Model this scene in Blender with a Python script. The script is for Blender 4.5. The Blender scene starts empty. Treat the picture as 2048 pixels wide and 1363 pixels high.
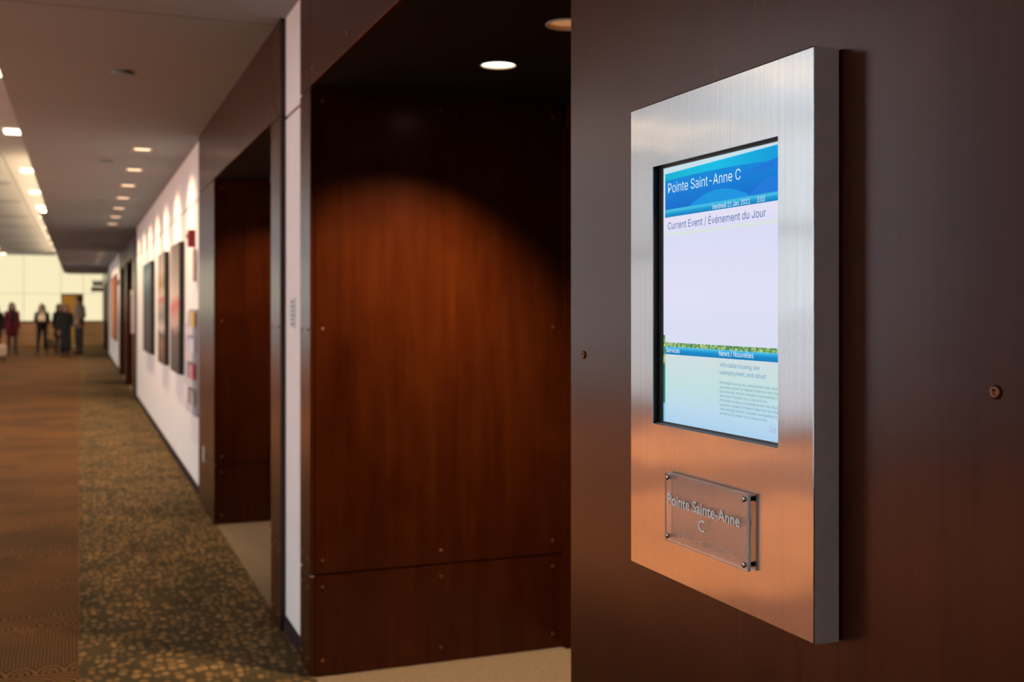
import bpy, bmesh, math, random
from mathutils import Vector, Matrix

random.seed(7)
SC = bpy.context.scene
COL = SC.collection

# ------------------------------------------------------------------ camera
F_PX = 2190.0
THETA = math.atan((1024 - 158) / F_PX)
cd = bpy.data.cameras.new('camera')
cam = bpy.data.objects.new('camera', cd)
COL.objects.link(cam)
cam.location = (0, 0, 1.5)
cam.rotation_euler = (math.pi / 2, 0, -THETA)
cd.sensor_width = 36.0
cd.lens = F_PX / 2048 * 36.0
cd.shift_y = -(681.5 - 618) / 2048
cd.clip_start = 0.05
cd.clip_end = 400
cd.dof.use_dof = True
cd.dof.focus_distance = 1.56
cd.dof.aperture_fstop = 5.6
SC.camera = cam

# ------------------------------------------------------------------ world (overcast winter sky), exposure
w = bpy.data.worlds.new('hazy_winter_sky')
SC.world = w
w.use_nodes = True
bg = w.node_tree.nodes['Background']
bg.inputs['Color'].default_value = (0.87, 0.935, 1.0, 1)
bg.inputs['Strength'].default_value = 2.9
SC.view_settings.view_transform = 'Standard'
SC.view_settings.look = 'None'
SC.view_settings.exposure = 0.0
SC.view_settings.gamma = 1.0
SC.view_settings.use_curve_mapping = False

sun = bpy.data.lights.new('winter_sun', 'SUN')
sun.energy = 8.6
sun.color = (1.0, 0.93, 0.83)
sun.angle = math.radians(0.6)
suno = bpy.data.objects.new('winter_sun', sun)
COL.objects.link(suno)
suno.location = (-40, -10, 40)
suno.rotation_euler = Vector((1.0, 0.5, -0.92)).to_track_quat('-Z', 'Y').to_euler()

# window portal: only guides sampling of the sky through the glazing
pl = bpy.data.lights.new('window_portal', 'AREA')
pl.shape = 'RECTANGLE'
pl.size = 4.8
pl.size_y = 49.9
pl.cycles.is_portal = True
po = bpy.data.objects.new('window_portal', pl)
COL.objects.link(po)
po.location = (-6.1, 19.3, 2.55)
po.rotation_euler = (0, -math.pi / 2, 0)

WARM = (1.0, 0.66, 0.38)
SOFFIT_W = 150.0
MAIN_W = 120.0
ALCOVE_W = 300.0

# ------------------------------------------------------------------ materials
def mat(name):
    m = bpy.data.materials.new(name)
    m.use_nodes = True
    nt = m.node_tree
    return m, nt, nt.nodes['Principled BSDF']

def N(nt, t, **kw):
    n = nt.nodes.new(t)
    for k, v in kw.items():
        if k in ('operation', 'blend_type', 'data_type', 'feature', 'wave_type', 'bands_direction', 'direction_type', 'axis', 'use_clamp', 'noise_dimensions'):
            setattr(n, k, v)
        else:
            n.inputs[k].default_value = v
    return n

def L(nt, a, b):
    nt.links.new(a, b)

def ramp(nt, fac, stops):
    r = nt.nodes.new('ShaderNodeValToRGB')
    e = r.color_ramp.elements
    while len(e) < len(stops):
        e.new(0.5)
    for el, (p, c) in zip(e, stops):
        el.position = p
        el.color = (*c, 1)
    L(nt, fac, r.inputs[0])
    return r.outputs[0]

def plain(name, col, rough=0.6, metal=0.0, spec=0.5, noise=0.0, scale=30.0, bump=0.0):
    m, nt, b = mat(name)
    b.inputs['Base Color'].default_value = (*col, 1)
    b.inputs['Roughness'].default_value = rough
    b.inputs['Metallic'].default_value = metal
    b.inputs['Specular IOR Level'].default_value = spec
    if noise or bump:
        tc = N(nt, 'ShaderNodeTexCoord')
        nz = N(nt, 'ShaderNodeTexNoise', Scale=scale, Detail=4.0)
        L(nt, tc.outputs['Object'], nz.inputs['Vector'])
        if noise:
            lo = tuple(max(0, c * (1 - noise)) for c in col)
            hi = tuple(min(1, c * (1 + noise)) for c in col)
            L(nt, ramp(nt, nz.outputs[0], [(0.3, lo), (0.7, hi)]), b.inputs['Base Color'])
        if bump:
            bp = N(nt, 'ShaderNodeBump', Strength=bump, Distance=0.002)
            L(nt, nz.outputs[0], bp.inputs['Height'])
            L(nt, bp.outputs[0], b.inputs['Normal'])
    return m

def emit(name, col, s=1.0):
    m, nt, b = mat(name)
    b.inputs['Base Color'].default_value = (0.02, 0.02, 0.02, 1)
    b.inputs['Emission Color'].default_value = (*col, 1)
    b.inputs['Emission Strength'].default_value = s
    b.inputs['Roughness'].default_value = 0.5
    b.inputs['Specular IOR Level'].default_value = 0.04
    return m

def s2l(r, g, b):
    def f(c):
        c /= 255.0
        return c / 12.92 if c <= 0.04045 else ((c + 0.055) / 1.055) ** 2.4
    return (f(r), f(g), f(b))

M = {}

def make_wood():
    m, nt, b = mat('mahogany_veneer')
    tc = N(nt, 'ShaderNodeTexCoord')
    mp = N(nt, 'ShaderNodeMapping')
    mp.inputs['Scale'].default_value = (9, 9, 0.55)
    L(nt, tc.outputs['Object'], mp.inputs['Vector'])
    n1 = N(nt, 'ShaderNodeTexNoise', Scale=2.2, Detail=8.0, Roughness=0.62, Distortion=0.35)
    L(nt, mp.outputs[0], n1.inputs['Vector'])
    mp2 = N(nt, 'ShaderNodeMapping')
    mp2.inputs['Scale'].default_value = (2.6, 2.6, 1.3)
    L(nt, tc.outputs['Object'], mp2.inputs['Vector'])
    n2 = N(nt, 'ShaderNodeTexNoise', Scale=1.6, Detail=3.0, Distortion=1.0)
    L(nt, mp2.outputs[0], n2.inputs['Vector'])
    mx = N(nt, 'ShaderNodeMix', data_type='FLOAT')
    mx.inputs[0].default_value = 0.42
    L(nt, n1.outputs[0], mx.inputs[2])
    L(nt, n2.outputs[0], mx.inputs[3])
    c = ramp(nt, mx.outputs[0], [(0.30, (0.026, 0.0042, 0.0011)), (0.5, (0.042, 0.0084, 0.0015)), (0.70, (0.060, 0.0140, 0.0024))])
    L(nt, c, b.inputs['Base Color'])
    b.inputs['Roughness'].default_value = 0.24
    b.inputs['Specular IOR Level'].default_value = 0.30
    b.inputs['Specular Tint'].default_value = (1.0, 0.74, 0.74, 1)
    return m
M['wood'] = make_wood()
M['wood_edge'] = plain('veneer_edge', (0.06, 0.024, 0.010), 0.5, noise=0.2)
M['wood_dark'] = plain('dark_wood_core', (0.030, 0.010, 0.006), 0.5, noise=0.2, scale=8)
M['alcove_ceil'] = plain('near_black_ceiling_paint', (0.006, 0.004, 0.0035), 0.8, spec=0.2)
M['screw'] = plain('copper_toned_screw', (0.20, 0.072, 0.035), 0.38, metal=0.75)
M['white'] = plain('white_wall_paint', (0.86, 0.865, 0.87), 0.75, spec=0.3, noise=0.02, scale=6)
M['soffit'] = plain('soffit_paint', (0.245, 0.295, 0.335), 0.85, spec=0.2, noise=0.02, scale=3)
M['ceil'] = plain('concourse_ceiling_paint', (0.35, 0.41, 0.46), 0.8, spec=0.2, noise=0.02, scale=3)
M['base'] = plain('dark_vinyl_baseboard', (0.022, 0.009, 0.010), 0.8, spec=0.15)
M['black'] = plain('black_plastic', (0.004, 0.004, 0.005), 0.45)
M['dgrey'] = plain('dark_grey_plastic', (0.045, 0.045, 0.05), 0.4)
M['grey'] = plain('grey_plastic', (0.30, 0.30, 0.33), 0.5)
M['lgrey'] = plain('pale_grey_plastic', (0.62, 0.62, 0.66), 0.5)
M['steel_trim'] = plain('satin_white_trim', (0.7, 0.68, 0.66), 0.4)
M['reflector'] = plain('warm_reflector', (0.62, 0.40, 0.24), 0.35, metal=0.4)
M['red'] = plain('red_fire_alarm_plastic', (0.30, 0.008, 0.02), 0.35)
M['lens'] = plain('strobe_lens', (0.7, 0.7, 0.72), 0.2)
M['wallbeige'] = plain('brown_paint', (0.085, 0.058, 0.045), 0.8, noise=0.05, scale=3)
M['alu'] = plain('window_frame_aluminium', (0.35, 0.35, 0.37), 0.4, metal=0.6)
M['snow'] = plain('snow', (0.46, 0.46, 0.51), 0.9, noise=0.05, scale=0.4)
M['wainscot'] = plain('brown_wainscot', s2l(178, 140, 96), 0.55, noise=0.12, scale=2)
M['darkcap'] = plain('dark_cap_rail', (0.05, 0.03, 0.018), 0.5)
M['olive'] = plain('olive_brown_door', s2l(190, 150, 50), 0.5, noise=0.1, scale=3)
M['bronze'] = plain('bronze_handle', (0.25, 0.2, 0.15), 0.35, metal=0.9)
M['reveal_tan'] = plain('tan_alcove_carpet', (0.195, 0.152, 0.105), 0.95, spec=0.1, noise=0.2, scale=90, bump=0.5)
M['panel_glow'] = emit('backlit_cream_panel', (1.0, 0.88, 0.55), 0.95)
M['lamp_hot'] = emit('downlight_lamp', (1.0, 0.97, 0.86), 3.0)
M['lamp_soffit'] = emit('soffit_lamp', (1.0, 0.62, 0.36), 2.6)
M['lamp_main'] = emit('concourse_lamp', (1.0, 0.84, 0.62), 4.0)
M['lamp_strip'] = emit('warm_strip_lamp', (1.0, 0.70, 0.46), 10.0)
M['lamp_dim'] = emit('recessed_dim_lamp', (0.34, 0.155, 0.06), 1.15)

def make_glass():
    m, nt, b = mat('window_glass')
    nt.nodes.remove(b)
    t = N(nt, 'ShaderNodeBsdfTransparent')
    g = N(nt, 'ShaderNodeBsdfGlossy', Roughness=0.02)
    mx = N(nt, 'ShaderNodeMixShader')
    mx.inputs[0].default_value = 0.06
    L(nt, t.outputs[0], mx.inputs[1]); L(nt, g.outputs[0], mx.inputs[2])
    L(nt, mx.outputs[0], nt.nodes['Material Output'].inputs[0])
    return m
M['glass'] = make_glass()
def make_shade():
    m, nt, b = mat('added_diffusing_shade')
    nt.nodes.remove(b)
    t = N(nt, 'ShaderNodeBsdfTranslucent', Color=(0.78, 0.79, 0.80, 1))
    g = N(nt, 'ShaderNodeBsdfDiffuse', Color=(0.62, 0.62, 0.62, 1))
    mx2 = N(nt, 'ShaderNodeMixShader')
    mx2.inputs[0].default_value = 0.35
    L(nt, t.outputs[0], mx2.inputs[1]); L(nt, g.outputs[0], mx2.inputs[2])
    L(nt, mx2.outputs[0], nt.nodes['Material Output'].inputs[0])
    return m
M['shade'] = make_shade()

def make_steel():
    m, nt, b = mat('brushed_stainless_steel')
    tc = N(nt, 'ShaderNodeTexCoord')
    mp = N(nt, 'ShaderNodeMapping')
    mp.inputs['Scale'].default_value = (900, 900, 4)
    L(nt, tc.outputs['Object'], mp.inputs['Vector'])
    n = N(nt, 'ShaderNodeTexNoise', Scale=1.0, Detail=3.0)
    L(nt, mp.outputs[0], n.inputs['Vector'])
    L(nt, ramp(nt, n.outputs[0], [(0.3, (0.345, 0.35, 0.355)), (0.7, (0.405, 0.41, 0.415))]), b.inputs['Base Color'])
    b.inputs['Metallic'].default_value = 1.0
    b.inputs['Roughness'].default_value = 0.15
    b.inputs['Anisotropic'].default_value = 0.85
    tg = N(nt, 'ShaderNodeTangent', direction_type='RADIAL', axis='Z')
    L(nt, tg.outputs[0], b.inputs['Tangent'])
    # long soft waves of the sheet
    mp2 = N(nt, 'ShaderNodeMapping')
    mp2.inputs['Scale'].default_value = (3, 5, 7)
    L(nt, tc.outputs['Object'], mp2.inputs['Vector'])
    n2 = N(nt, 'ShaderNodeTexNoise', Scale=1.0, Detail=1.0)
    L(nt, mp2.outputs[0], n2.inputs['Vector'])
    bp = N(nt, 'ShaderNodeBump', Strength=0.35, Distance=0.004)
    L(nt, n2.outputs[0], bp.inputs['Height'])
    L(nt, bp.outputs[0], b.inputs['Normal'])
    return m
M['steel'] = make_steel()

def make_acrylic():
    m, nt, b = mat('frosted_acrylic')
    b.inputs['Base Color'].default_value = (0.80, 0.79, 0.80, 1)
    b.inputs['Roughness'].default_value = 0.08
    b.inputs['IOR'].default_value = 1.45
    b.inputs['Transmission Weight'].default_value = 0.84
    return m
M['acrylic'] = make_acrylic()
M['print_white'] = plain('white_print', (0.95, 0.94, 0.93), 0.5)
M['braille'] = plain('clear_braille_bead', (0.92, 0.90, 0.88), 0.3)

def make_carpet_right():
    m, nt, b = mat('olive_carpet_gold_pebbles')
    tc = N(nt, 'ShaderNodeTexCoord')
    # slow drift bends the rows of pebbles
    nd = N(nt, 'ShaderNodeTexNoise', Scale=3.2, Detail=1.0)
    L(nt, tc.outputs['Object'], nd.inputs['Vector'])
    va = N(nt, 'ShaderNodeVectorMath', operation='MULTIPLY_ADD')
    L(nt, nd.outputs['Color'], va.inputs[0])
    va.inputs[1].default_value = (0.10, 0.10, 0)
    L(nt, tc.outputs['Object'], va.inputs[2])
    mp = N(nt, 'ShaderNodeMapping')
    mp.inputs['Scale'].default_value = (27, 15, 1)
    L(nt, va.outputs[0], mp.inputs['Vector'])
    vo = N(nt, 'ShaderNodeTexVoronoi', Scale=1.0, Randomness=0.55)
    L(nt, mp.outputs[0], vo.inputs['Vector'])
    spot = N(nt, 'ShaderNodeMapRange')
    spot.inputs['From Min'].default_value = 0.50
    spot.inputs['From Max'].default_value = 0.34
    L(nt, vo.outputs['Distance'], spot.inputs['Value'])
    # fine stripe of the tufting rows
    wv = N(nt, 'ShaderNodeTexWave', Scale=42.0, Distortion=0.6)
    wv.bands_direction = 'X'
    L(nt, tc.outputs['Object'], wv.inputs['Vector'])
    mx = N(nt, 'ShaderNodeMix', data_type='RGBA')
    base = ramp(nt, wv.outputs[0], [(0.2, (0.042, 0.032, 0.015)), (0.8, (0.094, 0.073, 0.036))])
    # each pebble has its own tone
    gold = ramp(nt, vo.outputs['Color'], [(0.1, (0.150, 0.092, 0.036)), (0.9, (0.27, 0.175, 0.072))])
    L(nt, spot.outputs[0], mx.inputs[0])
    L(nt, base, mx.inputs[6]); L(nt, gold, mx.inputs[7])
    # broad blotches where the gold yarn thins out
    nb = N(nt, 'ShaderNodeTexNoise', Scale=2.4, Detail=2.0)
    L(nt, tc.outputs['Object'], nb.inputs['Vector'])
    mx2 = N(nt, 'ShaderNodeMix', data_type='RGBA', blend_type='MULTIPLY')
    mx2.inputs[0].default_value = 1.0
    L(nt, mx.outputs[2], mx2.inputs[6])
    L(nt, ramp(nt, nb.outputs[0], [(0.35, (0.62, 0.64, 0.66)), (0.65, (1.1, 1.05, 1.0))]), mx2.inputs[7])
    L(nt, mx2.outputs[2], b.inputs['Base Color'])
    b.inputs['Roughness'].default_value = 0.95
    b.inputs['Specular IOR Level'].default_value = 0.1
    bp = N(nt, 'ShaderNodeBump', Strength=0.5, Distance=0.004)
    L(nt, spot.outputs[0], bp.inputs['Height'])
    L(nt, bp.outputs[0], b.inputs['Normal'])
    return m
M['carpet_r'] = make_carpet_right()

def make_carpet_left():
    m, nt, b = mat('golden_brown_fan_carpet')
    tc = N(nt, 'ShaderNodeTexCoord')
    sp = N(nt, 'ShaderNodeSeparateXYZ')
    L(nt, tc.outputs['Object'], sp.inputs[0])
    def math_(op, a, bb=None, clamp=False):
        n = N(nt, 'ShaderNodeMath', operation=op, use_clamp=clamp)
        for i, v in enumerate((a, bb)):
            if v is None:
                continue
            if isinstance(v, (int, float)):
                n.inputs[i].default_value = v
            else:
                L(nt, v, n.inputs[i])
        return n.outputs[0]
    X, Y = sp.outputs[0], sp.outputs[1]
    # fans: concentric arcs in shifted rows
    row = math_('FLOOR', math_('MULTIPLY', Y, 5.5))
    fx = math_('SUBTRACT', math_('FRACT', math_('ADD', math_('MULTIPLY', X, 9.0), math_('MULTIPLY', row, 0.5))), 0.5)
    fy = math_('FRACT', math_('MULTIPLY', Y, 5.5))
    r = math_('SQRT', math_('ADD', math_('MULTIPLY', fx, fx), math_('MULTIPLY', fy, fy)))
    arcs = math_('ADD', math_('MULTIPLY', math_('SINE', math_('MULTIPLY', r, 30.0)), 0.5), 0.5)
    # stripes
    nd = N(nt, 'ShaderNodeTexNoise', Scale=5.0, Detail=2.0)
    L(nt, tc.outputs['Object'], nd.inputs['Vector'])
    sx = math_('ADD', math_('MULTIPLY', X, 420.0), math_('MULTIPLY', nd.outputs[0], 6.0))
    stripes = math_('ADD', math_('MULTIPLY', math_('SINE', sx), 0.5), 0.5)
    cross = math_('ADD', math_('MULTIPLY', math_('SINE', math_('MULTIPLY', Y, 260.0)), 0.25), 0.25)
    stripes = math_('ADD', math_('MULTIPLY', stripes, 0.6), math_('MULTIPLY', cross, 0.6))
    # broad bands of the two patterns along the corridor
    band = math_('GREATER_THAN', math_('FRACT', math_('ADD', math_('MULTIPLY', Y, 1 / 0.85), 0.121)), 0.65)
    pat = N(nt, 'ShaderNodeMix', data_type='FLOAT')
    L(nt, band, pat.inputs[0]); L(nt, stripes, pat.inputs[2]); L(nt, arcs, pat.inputs[3])
    c = ramp(nt, pat.outputs[0], [(0.1, (0.024, 0.012, 0.005)), (0.9, (0.19, 0.10, 0.037))])
    nb = N(nt, 'ShaderNodeTexNoise', Scale=1.1, Detail=3.0)
    L(nt, tc.outputs['Object'], nb.inputs['Vector'])
    mx2 = N(nt, 'ShaderNodeMix', data_type='RGBA', blend_type='MULTIPLY')
    mx2.inputs[0].default_value = 1.0
    L(nt, c, mx2.inputs[6])
    L(nt, ramp(nt, nb.outputs[0], [(0.35, (0.74, 0.76, 0.80)), (0.65, (1.12, 1.04, 0.95))]), mx2.inputs[7])
    L(nt, mx2.outputs[2], b.inputs['Base Color'])
    b.inputs['Roughness'].default_value = 0.95
    b.inputs['Specular IOR Level'].default_value = 0.1
    return m
M['carpet_l'] = make_carpet_left()

# ------------------------------------------------------------------ geometry helpers
def world_of(o):
    return Vector(o.location)   # parts keep world coordinates through their parent inverse

def link(name, me, m, parent=None):
    o = bpy.data.objects.new(name, me)
    COL.objects.link(o)
    if m is not None:
        me.materials.append(m)
    if parent is not None:
        o.parent = parent
        o.matrix_parent_inverse = Matrix.Translation(-world_of(parent))
    return o

def tag(o, label=None, cat=None, group=None, kind=None):
    if label: o['label'] = label
    if cat: o['category'] = cat
    if group: o['group'] = group
    if kind: o['kind'] = kind
    return o

def empty(name, loc, label=None, cat=None, group=None, kind=None):
    o = bpy.data.objects.new(name, None)
    COL.objects.link(o)
    o.location = loc
    o.empty_display_size = 0.1
    return tag(o, label, cat, group, kind)

def add_box(bm, x0, x1, y0, y1, z0, z1):
    vs = [bm.verts.new(p) for p in ((x0, y0, z0), (x1, y0, z0), (x1, y1, z0), (x0, y1, z0), (x0, y0, z1), (x1, y0, z1), (x1, y1, z1), (x0, y1, z1))]
    for f in ((3, 2, 1, 0), (4, 5, 6, 7), (0, 1, 5, 4), (1, 2, 6, 5), (2, 3, 7, 6), (3, 0, 4, 7)):
        bm.faces.new([vs[i] for i in f])

def finish(name, bm, m, parent=None, bevel=0.0, segs=2, smooth=False):
    if bevel:
        bmesh.ops.bevel(bm, geom=list(bm.edges), offset=bevel, segments=segs, affect='EDGES', profile=0.6)
    me = bpy.data.meshes.new(name)
    bm.to_mesh(me)
    bm.free()
    if smooth:
        for p in me.polygons:
            p.use_smooth = True
    return link(name, me, m, parent)

def box(name, x0, x1, y0, y1, z0, z1, m, parent=None, bevel=0.0, segs=2):
    bm = bmesh.new()
    add_box(bm, min(x0, x1), max(x0, x1), min(y0, y1), max(y0, y1), min(z0, z1), max(z0, z1))
    return finish(name, bm, m, parent, bevel, segs)

def boxes(name, lst, m, parent=None, bevel=0.0):
    bm = bmesh.new()
    for b in lst:
        add_box(bm, *b)
    return finish(name, bm, m, parent, bevel)

def lathe(name, prof, center, axis, m, parent=None, n=24, smooth=True, caps=True):
    """prof: (radius, height) pairs, revolved about axis through center"""
    ax = Vector(axis).normalized()
    q = Vector((0, 0, 1)).rotation_difference(ax)
    bm = bmesh.new()
    rings = []
    for r, h in prof:
        rings.append([bm.verts.new(Vector(center) + q @ Vector((r * math.cos(2 * math.pi * i / n), r * math.sin(2 * math.pi * i / n), h))) for i in range(n)])
    for a, b2 in zip(rings, rings[1:]):
        for i in range(n):
            bm.faces.new((a[i], a[(i + 1) % n], b2[(i + 1) % n], b2[i]))
    if caps:
        bm.faces.new(list(reversed(rings[0])))
        bm.faces.new(rings[-1])
    bmesh.ops.recalc_face_normals(bm, faces=bm.faces)
    return finish(name, bm, m, parent, smooth=smooth)

def copy_tree(o, offset, parent=None, skip=()):
    c = o.copy()
    COL.objects.link(c)
    if parent is None:
        c.location = Vector(o.location) + Vector(offset)
    else:
        c.parent = parent
        c.matrix_parent_inverse = o.matrix_parent_inverse
    for ch in o.children:
        if ch.name.split('.')[0] not in skip:
            copy_tree(ch, offset, c, skip)
    return c

def add_light(name, typ, loc, energy, color, parent, spot=None, blend=0.5, size=0.05, rot=(0, 0, 0)):
    ld = bpy.data.lights.new(name, typ)
    ld.energy = energy
    ld.color = color
    if typ == 'SPOT':
        ld.spot_size = math.radians(spot)
        ld.spot_blend = blend
        ld.shadow_soft_size = size
    o = bpy.data.objects.new(name, ld)
    COL.objects.link(o)
    o.location = loc
    o.rotation_euler = rot
    if parent is not None:
        o.parent = parent
        o.matrix_parent_inverse = Matrix.Translation(-world_of(parent))
    return o

ORD = ['first', 'second', 'third', 'fourth', 'fifth', 'sixth', 'seventh', 'eighth', 'ninth', 'tenth', 'eleventh', 'twelfth', 'thirteenth', 'fourteenth', 'fifteenth', 'sixteenth']

# ------------------------------------------------------------------ dimensions
XP = 0.875          # front plane of wooden portals
XW = 0.900          # white wall plane
ZC = 2.86           # soffit height
ZM = 3.68           # concourse ceiling height
ZA = 5.3            # ceiling of the tall bay along the windows
ZWT = 4.95          # window head
ZH = 2.41           # portal opening height
XB = 2.00           # back of alcoves (doors)
XE = -0.42          # edge of the soffit
XL = -6.0           # window wall
YB, YE = -8.0, 48.3  # corridor ends

# ------------------------------------------------------------------ floors
tag(boxes('floor', [(XL - 0.2, 0.0, YB, 3.0, -0.1, 0.0), (-0.8, 0.0, 3.0, 8.0, -0.1, 0.0), (-1.25, 0.0, 8.0, YE, -0.1, 0.0), (-2.6, -1.25, 16.0, YE, -0.1, 0.0)], M['carpet_l']), 'golden brown carpet with fan and stripe pattern filling the left of the corridor', 'floor', kind='structure')
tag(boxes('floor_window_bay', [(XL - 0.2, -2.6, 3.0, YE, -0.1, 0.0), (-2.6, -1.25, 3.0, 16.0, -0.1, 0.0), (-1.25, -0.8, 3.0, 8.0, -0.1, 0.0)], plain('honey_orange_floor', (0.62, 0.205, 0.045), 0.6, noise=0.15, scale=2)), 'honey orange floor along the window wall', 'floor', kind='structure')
tag(box('floor_runner', 0.0, XP + 0.02, YB, YE, -0.1, 0.0, M['carpet_r']), 'dark olive carpet strip with gold pebble spots along the right wall', 'floor', kind='structure')
tag(box('floor_alcove', XP + 0.02, 2.4, YB, YE, -0.1, -0.002, M['reveal_tan']), 'plain tan carpet on the floor of the wooden door alcoves', 'floor', kind='structure')

# ------------------------------------------------------------------ ceilings
cs = empty('ceiling', (0, 0, ZC), 'low painted soffit in long panels above the right side of the corridor', 'ceiling', kind='structure')
y = 5.3 - 2.5 * 6
boxes('soffit_core', [(XE + 0.041, 2.4, YB, 45.4, ZC + 0.02, ZC + 0.10)], M['wood_dark'], cs)
k = 0
HOLES = []
while y < 45.4:
    y1 = min(y + 2.5, 45.4)
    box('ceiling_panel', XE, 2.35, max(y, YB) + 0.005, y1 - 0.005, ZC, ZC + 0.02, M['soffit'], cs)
    y += 2.5
box('soffit_fascia', XE, XE + 0.04, YB, 45.36, ZC + 0.021, ZM + 0.05, M['soffit'], cs)
box('soffit_end', XE, 2.35, 45.361, 45.4, ZC + 0.021, ZM + 0.05, M['soffit'], cs)
cm = empty('ceiling_concourse', (-3, 20, ZM), 'high cream concourse ceiling with grooves beyond the soffit edge', 'ceiling', kind='structure')
xs = [XE, -1.02, -2.30, -3.2]
for a, b2 in zip(xs, xs[1:]):
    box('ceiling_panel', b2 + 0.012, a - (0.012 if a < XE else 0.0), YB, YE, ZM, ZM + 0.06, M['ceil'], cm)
box('ceiling_core', -3.2, 2.4, YB, YE + 0.1, ZM + 0.06, ZM + 0.14, M['wood_dark'], cm)
box('upstand', -3.2, -3.16, YB, YE, ZM, ZA, M['ceil'], cm)
ca = empty('ceiling_atrium', (-4.6, 20, ZA), 'raised pale ceiling bay along the window wall', 'ceiling', kind='structure')  # unseen bay, raised to bring in more daylight
ya = YB
while ya < YE:
    box('ceiling_panel', XL - 0.2, -3.17, ya + 0.006, min(ya + 4.02, YE) - 0.006, ZA, ZA + 0.06, M['ceil'], ca)
    ya += 4.02
box('ceiling_core', XL - 0.2, -3.16, YB, YE + 0.1, ZA + 0.06, ZA + 0.12, M['wood_dark'], ca)

# ------------------------------------------------------------------ white walls on the right
wr = empty('wall_right', (XW, 10, 0), 'white painted wall sections between the wooden door portals', 'wall', kind='structure')
bb = empty('baseboard_right', (XW, 10, 0), 'dark baseboard along the white wall sections', 'baseboard', kind='structure')
PORT = [  # y0, opening0, opening1, y1
    (0.80, 1.91, 4.447, 4.667),
    (5.16, 5.43, 7.856, 8.92),
    (19.35, 20.45, 22.99, 23.21),
    (23.57, 23.90, 26.40, 27.46),
    (37.9, 39.0, 41.54, 41.76),
    (42.1, 42.43, 44.9, 45.9)]
gaps = [(YB, PORT[0][0])] + [(PORT[i][3], PORT[i + 1][0]) for i in range(5)] + [(PORT[5][3], YE)]
for a, b2 in gaps:
    if a < 0:
        continue
    box('wall_panel', XW, XW + 0.12, a - 0.01, b2 + 0.01, 0.0, 2.385, M['white'], wr)
    box('wall_panel', XW, XW + 0.12, a - 0.01, b2 + 0.01, 2.400, ZC + 0.01, M['white'], wr)
    box('wall_core', XW + 0.012, 2.3, a - 0.02, b2 + 0.02, 0.0, ZC + 0.01, M['wood_edge'], wr)
    box('baseboard_strip', XW - 0.010, XW, a, b2, 0.0, 0.07, M['base'], bb)

# ------------------------------------------------------------------ wooden portals
screw_me = None
def screw_mesh():
    global screw_me
    bm = bmesh.new()
    n = 12
    prof = [(0.0075, 0.0), (0.0075, 0.0018), (0.0058, 0.0032), (0.0030, 0.0034), (0.0026, 0.0016)]
    rings = [[bm.verts.new((r * math.cos(2 * math.pi * i / n), r * math.sin(2 * math.pi * i / n), h)) for i in range(n)] for r, h in prof]
    for a, b2 in zip(rings, rings[1:]):
        for i in range(n):
            bm.faces.new((a[i], a[(i + 1) % n], b2[(i + 1) % n], b2[i]))
    bm.faces.new(rings[-1])
    screw_me = bpy.data.meshes.new('screw')
    bm.to_mesh(screw_me); bm.free()
    for p in screw_me.polygons:
        p.use_smooth = True
    screw_me.materials.append(M['screw'])
screw_mesh()

def screw(panel, loc, axis):
    o = bpy.data.objects.new('screw', screw_me)
    COL.objects.link(o)
    o.parent = panel
    o.matrix_parent_inverse = Matrix.Translation(-world_of(panel))
    o.location = loc
    o.rotation_euler = Vector((0, 0, 1)).rotation_difference(Vector(axis)).to_euler()
    return o

def front_panel(tr, ya, yb, za, zb, scr=None):
    p = box('panel', XP, XP + 0.020, ya + 0.003, yb - 0.003, za, zb, M['wood'], tr, 0.0012, 1)
    if scr:
        for yy, zz in scr:
            screw(p, (XP, yy, zz), (-1, 0, 0))
    return p

def ceiling_with_holes(name, x0, x1, y0, y1, z, th, holes, r, m, parent):
    """flat plate at z (underside) with round holes; holes share one x, squares of side 4r"""
    bm = bmesh.new()
    s = 2 * r
    hx = holes[0][0]
    ys = sorted(h[1] for h in holes)
    add_box(bm, x0, hx - s, y0, y1, z, z + th)
    add_box(bm, hx + s, x1, y0, y1, z, z + th)
    prev = y0
    for hy in ys:
        if hy - s > prev:
            add_box(bm, hx - s, hx + s, prev, hy - s, z, z + th)
        n = 32
        ci, sq = [], []
        for i in range(n):
            a = 2 * math.pi * i / n
            c, d = math.cos(a), math.sin(a)
            k2 = s / max(abs(c), abs(d))
            ci.append(bm.verts.new((hx + r * c, hy + r * d, z)))
            sq.append(bm.verts.new((hx + k2 * c, hy + k2 * d, z)))
        for i in range(n):
            j = (i + 1) % n
            bm.faces.new((ci[i], sq[i], sq[j], ci[j]))
        prev = hy + s
    if prev < y1:
        add_box(bm, hx - s, hx + s, prev, y1, z, z + th)
    bmesh.ops.recalc_face_normals(bm, faces=bm.faces)
    return finish(name, bm, m, parent)

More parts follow.
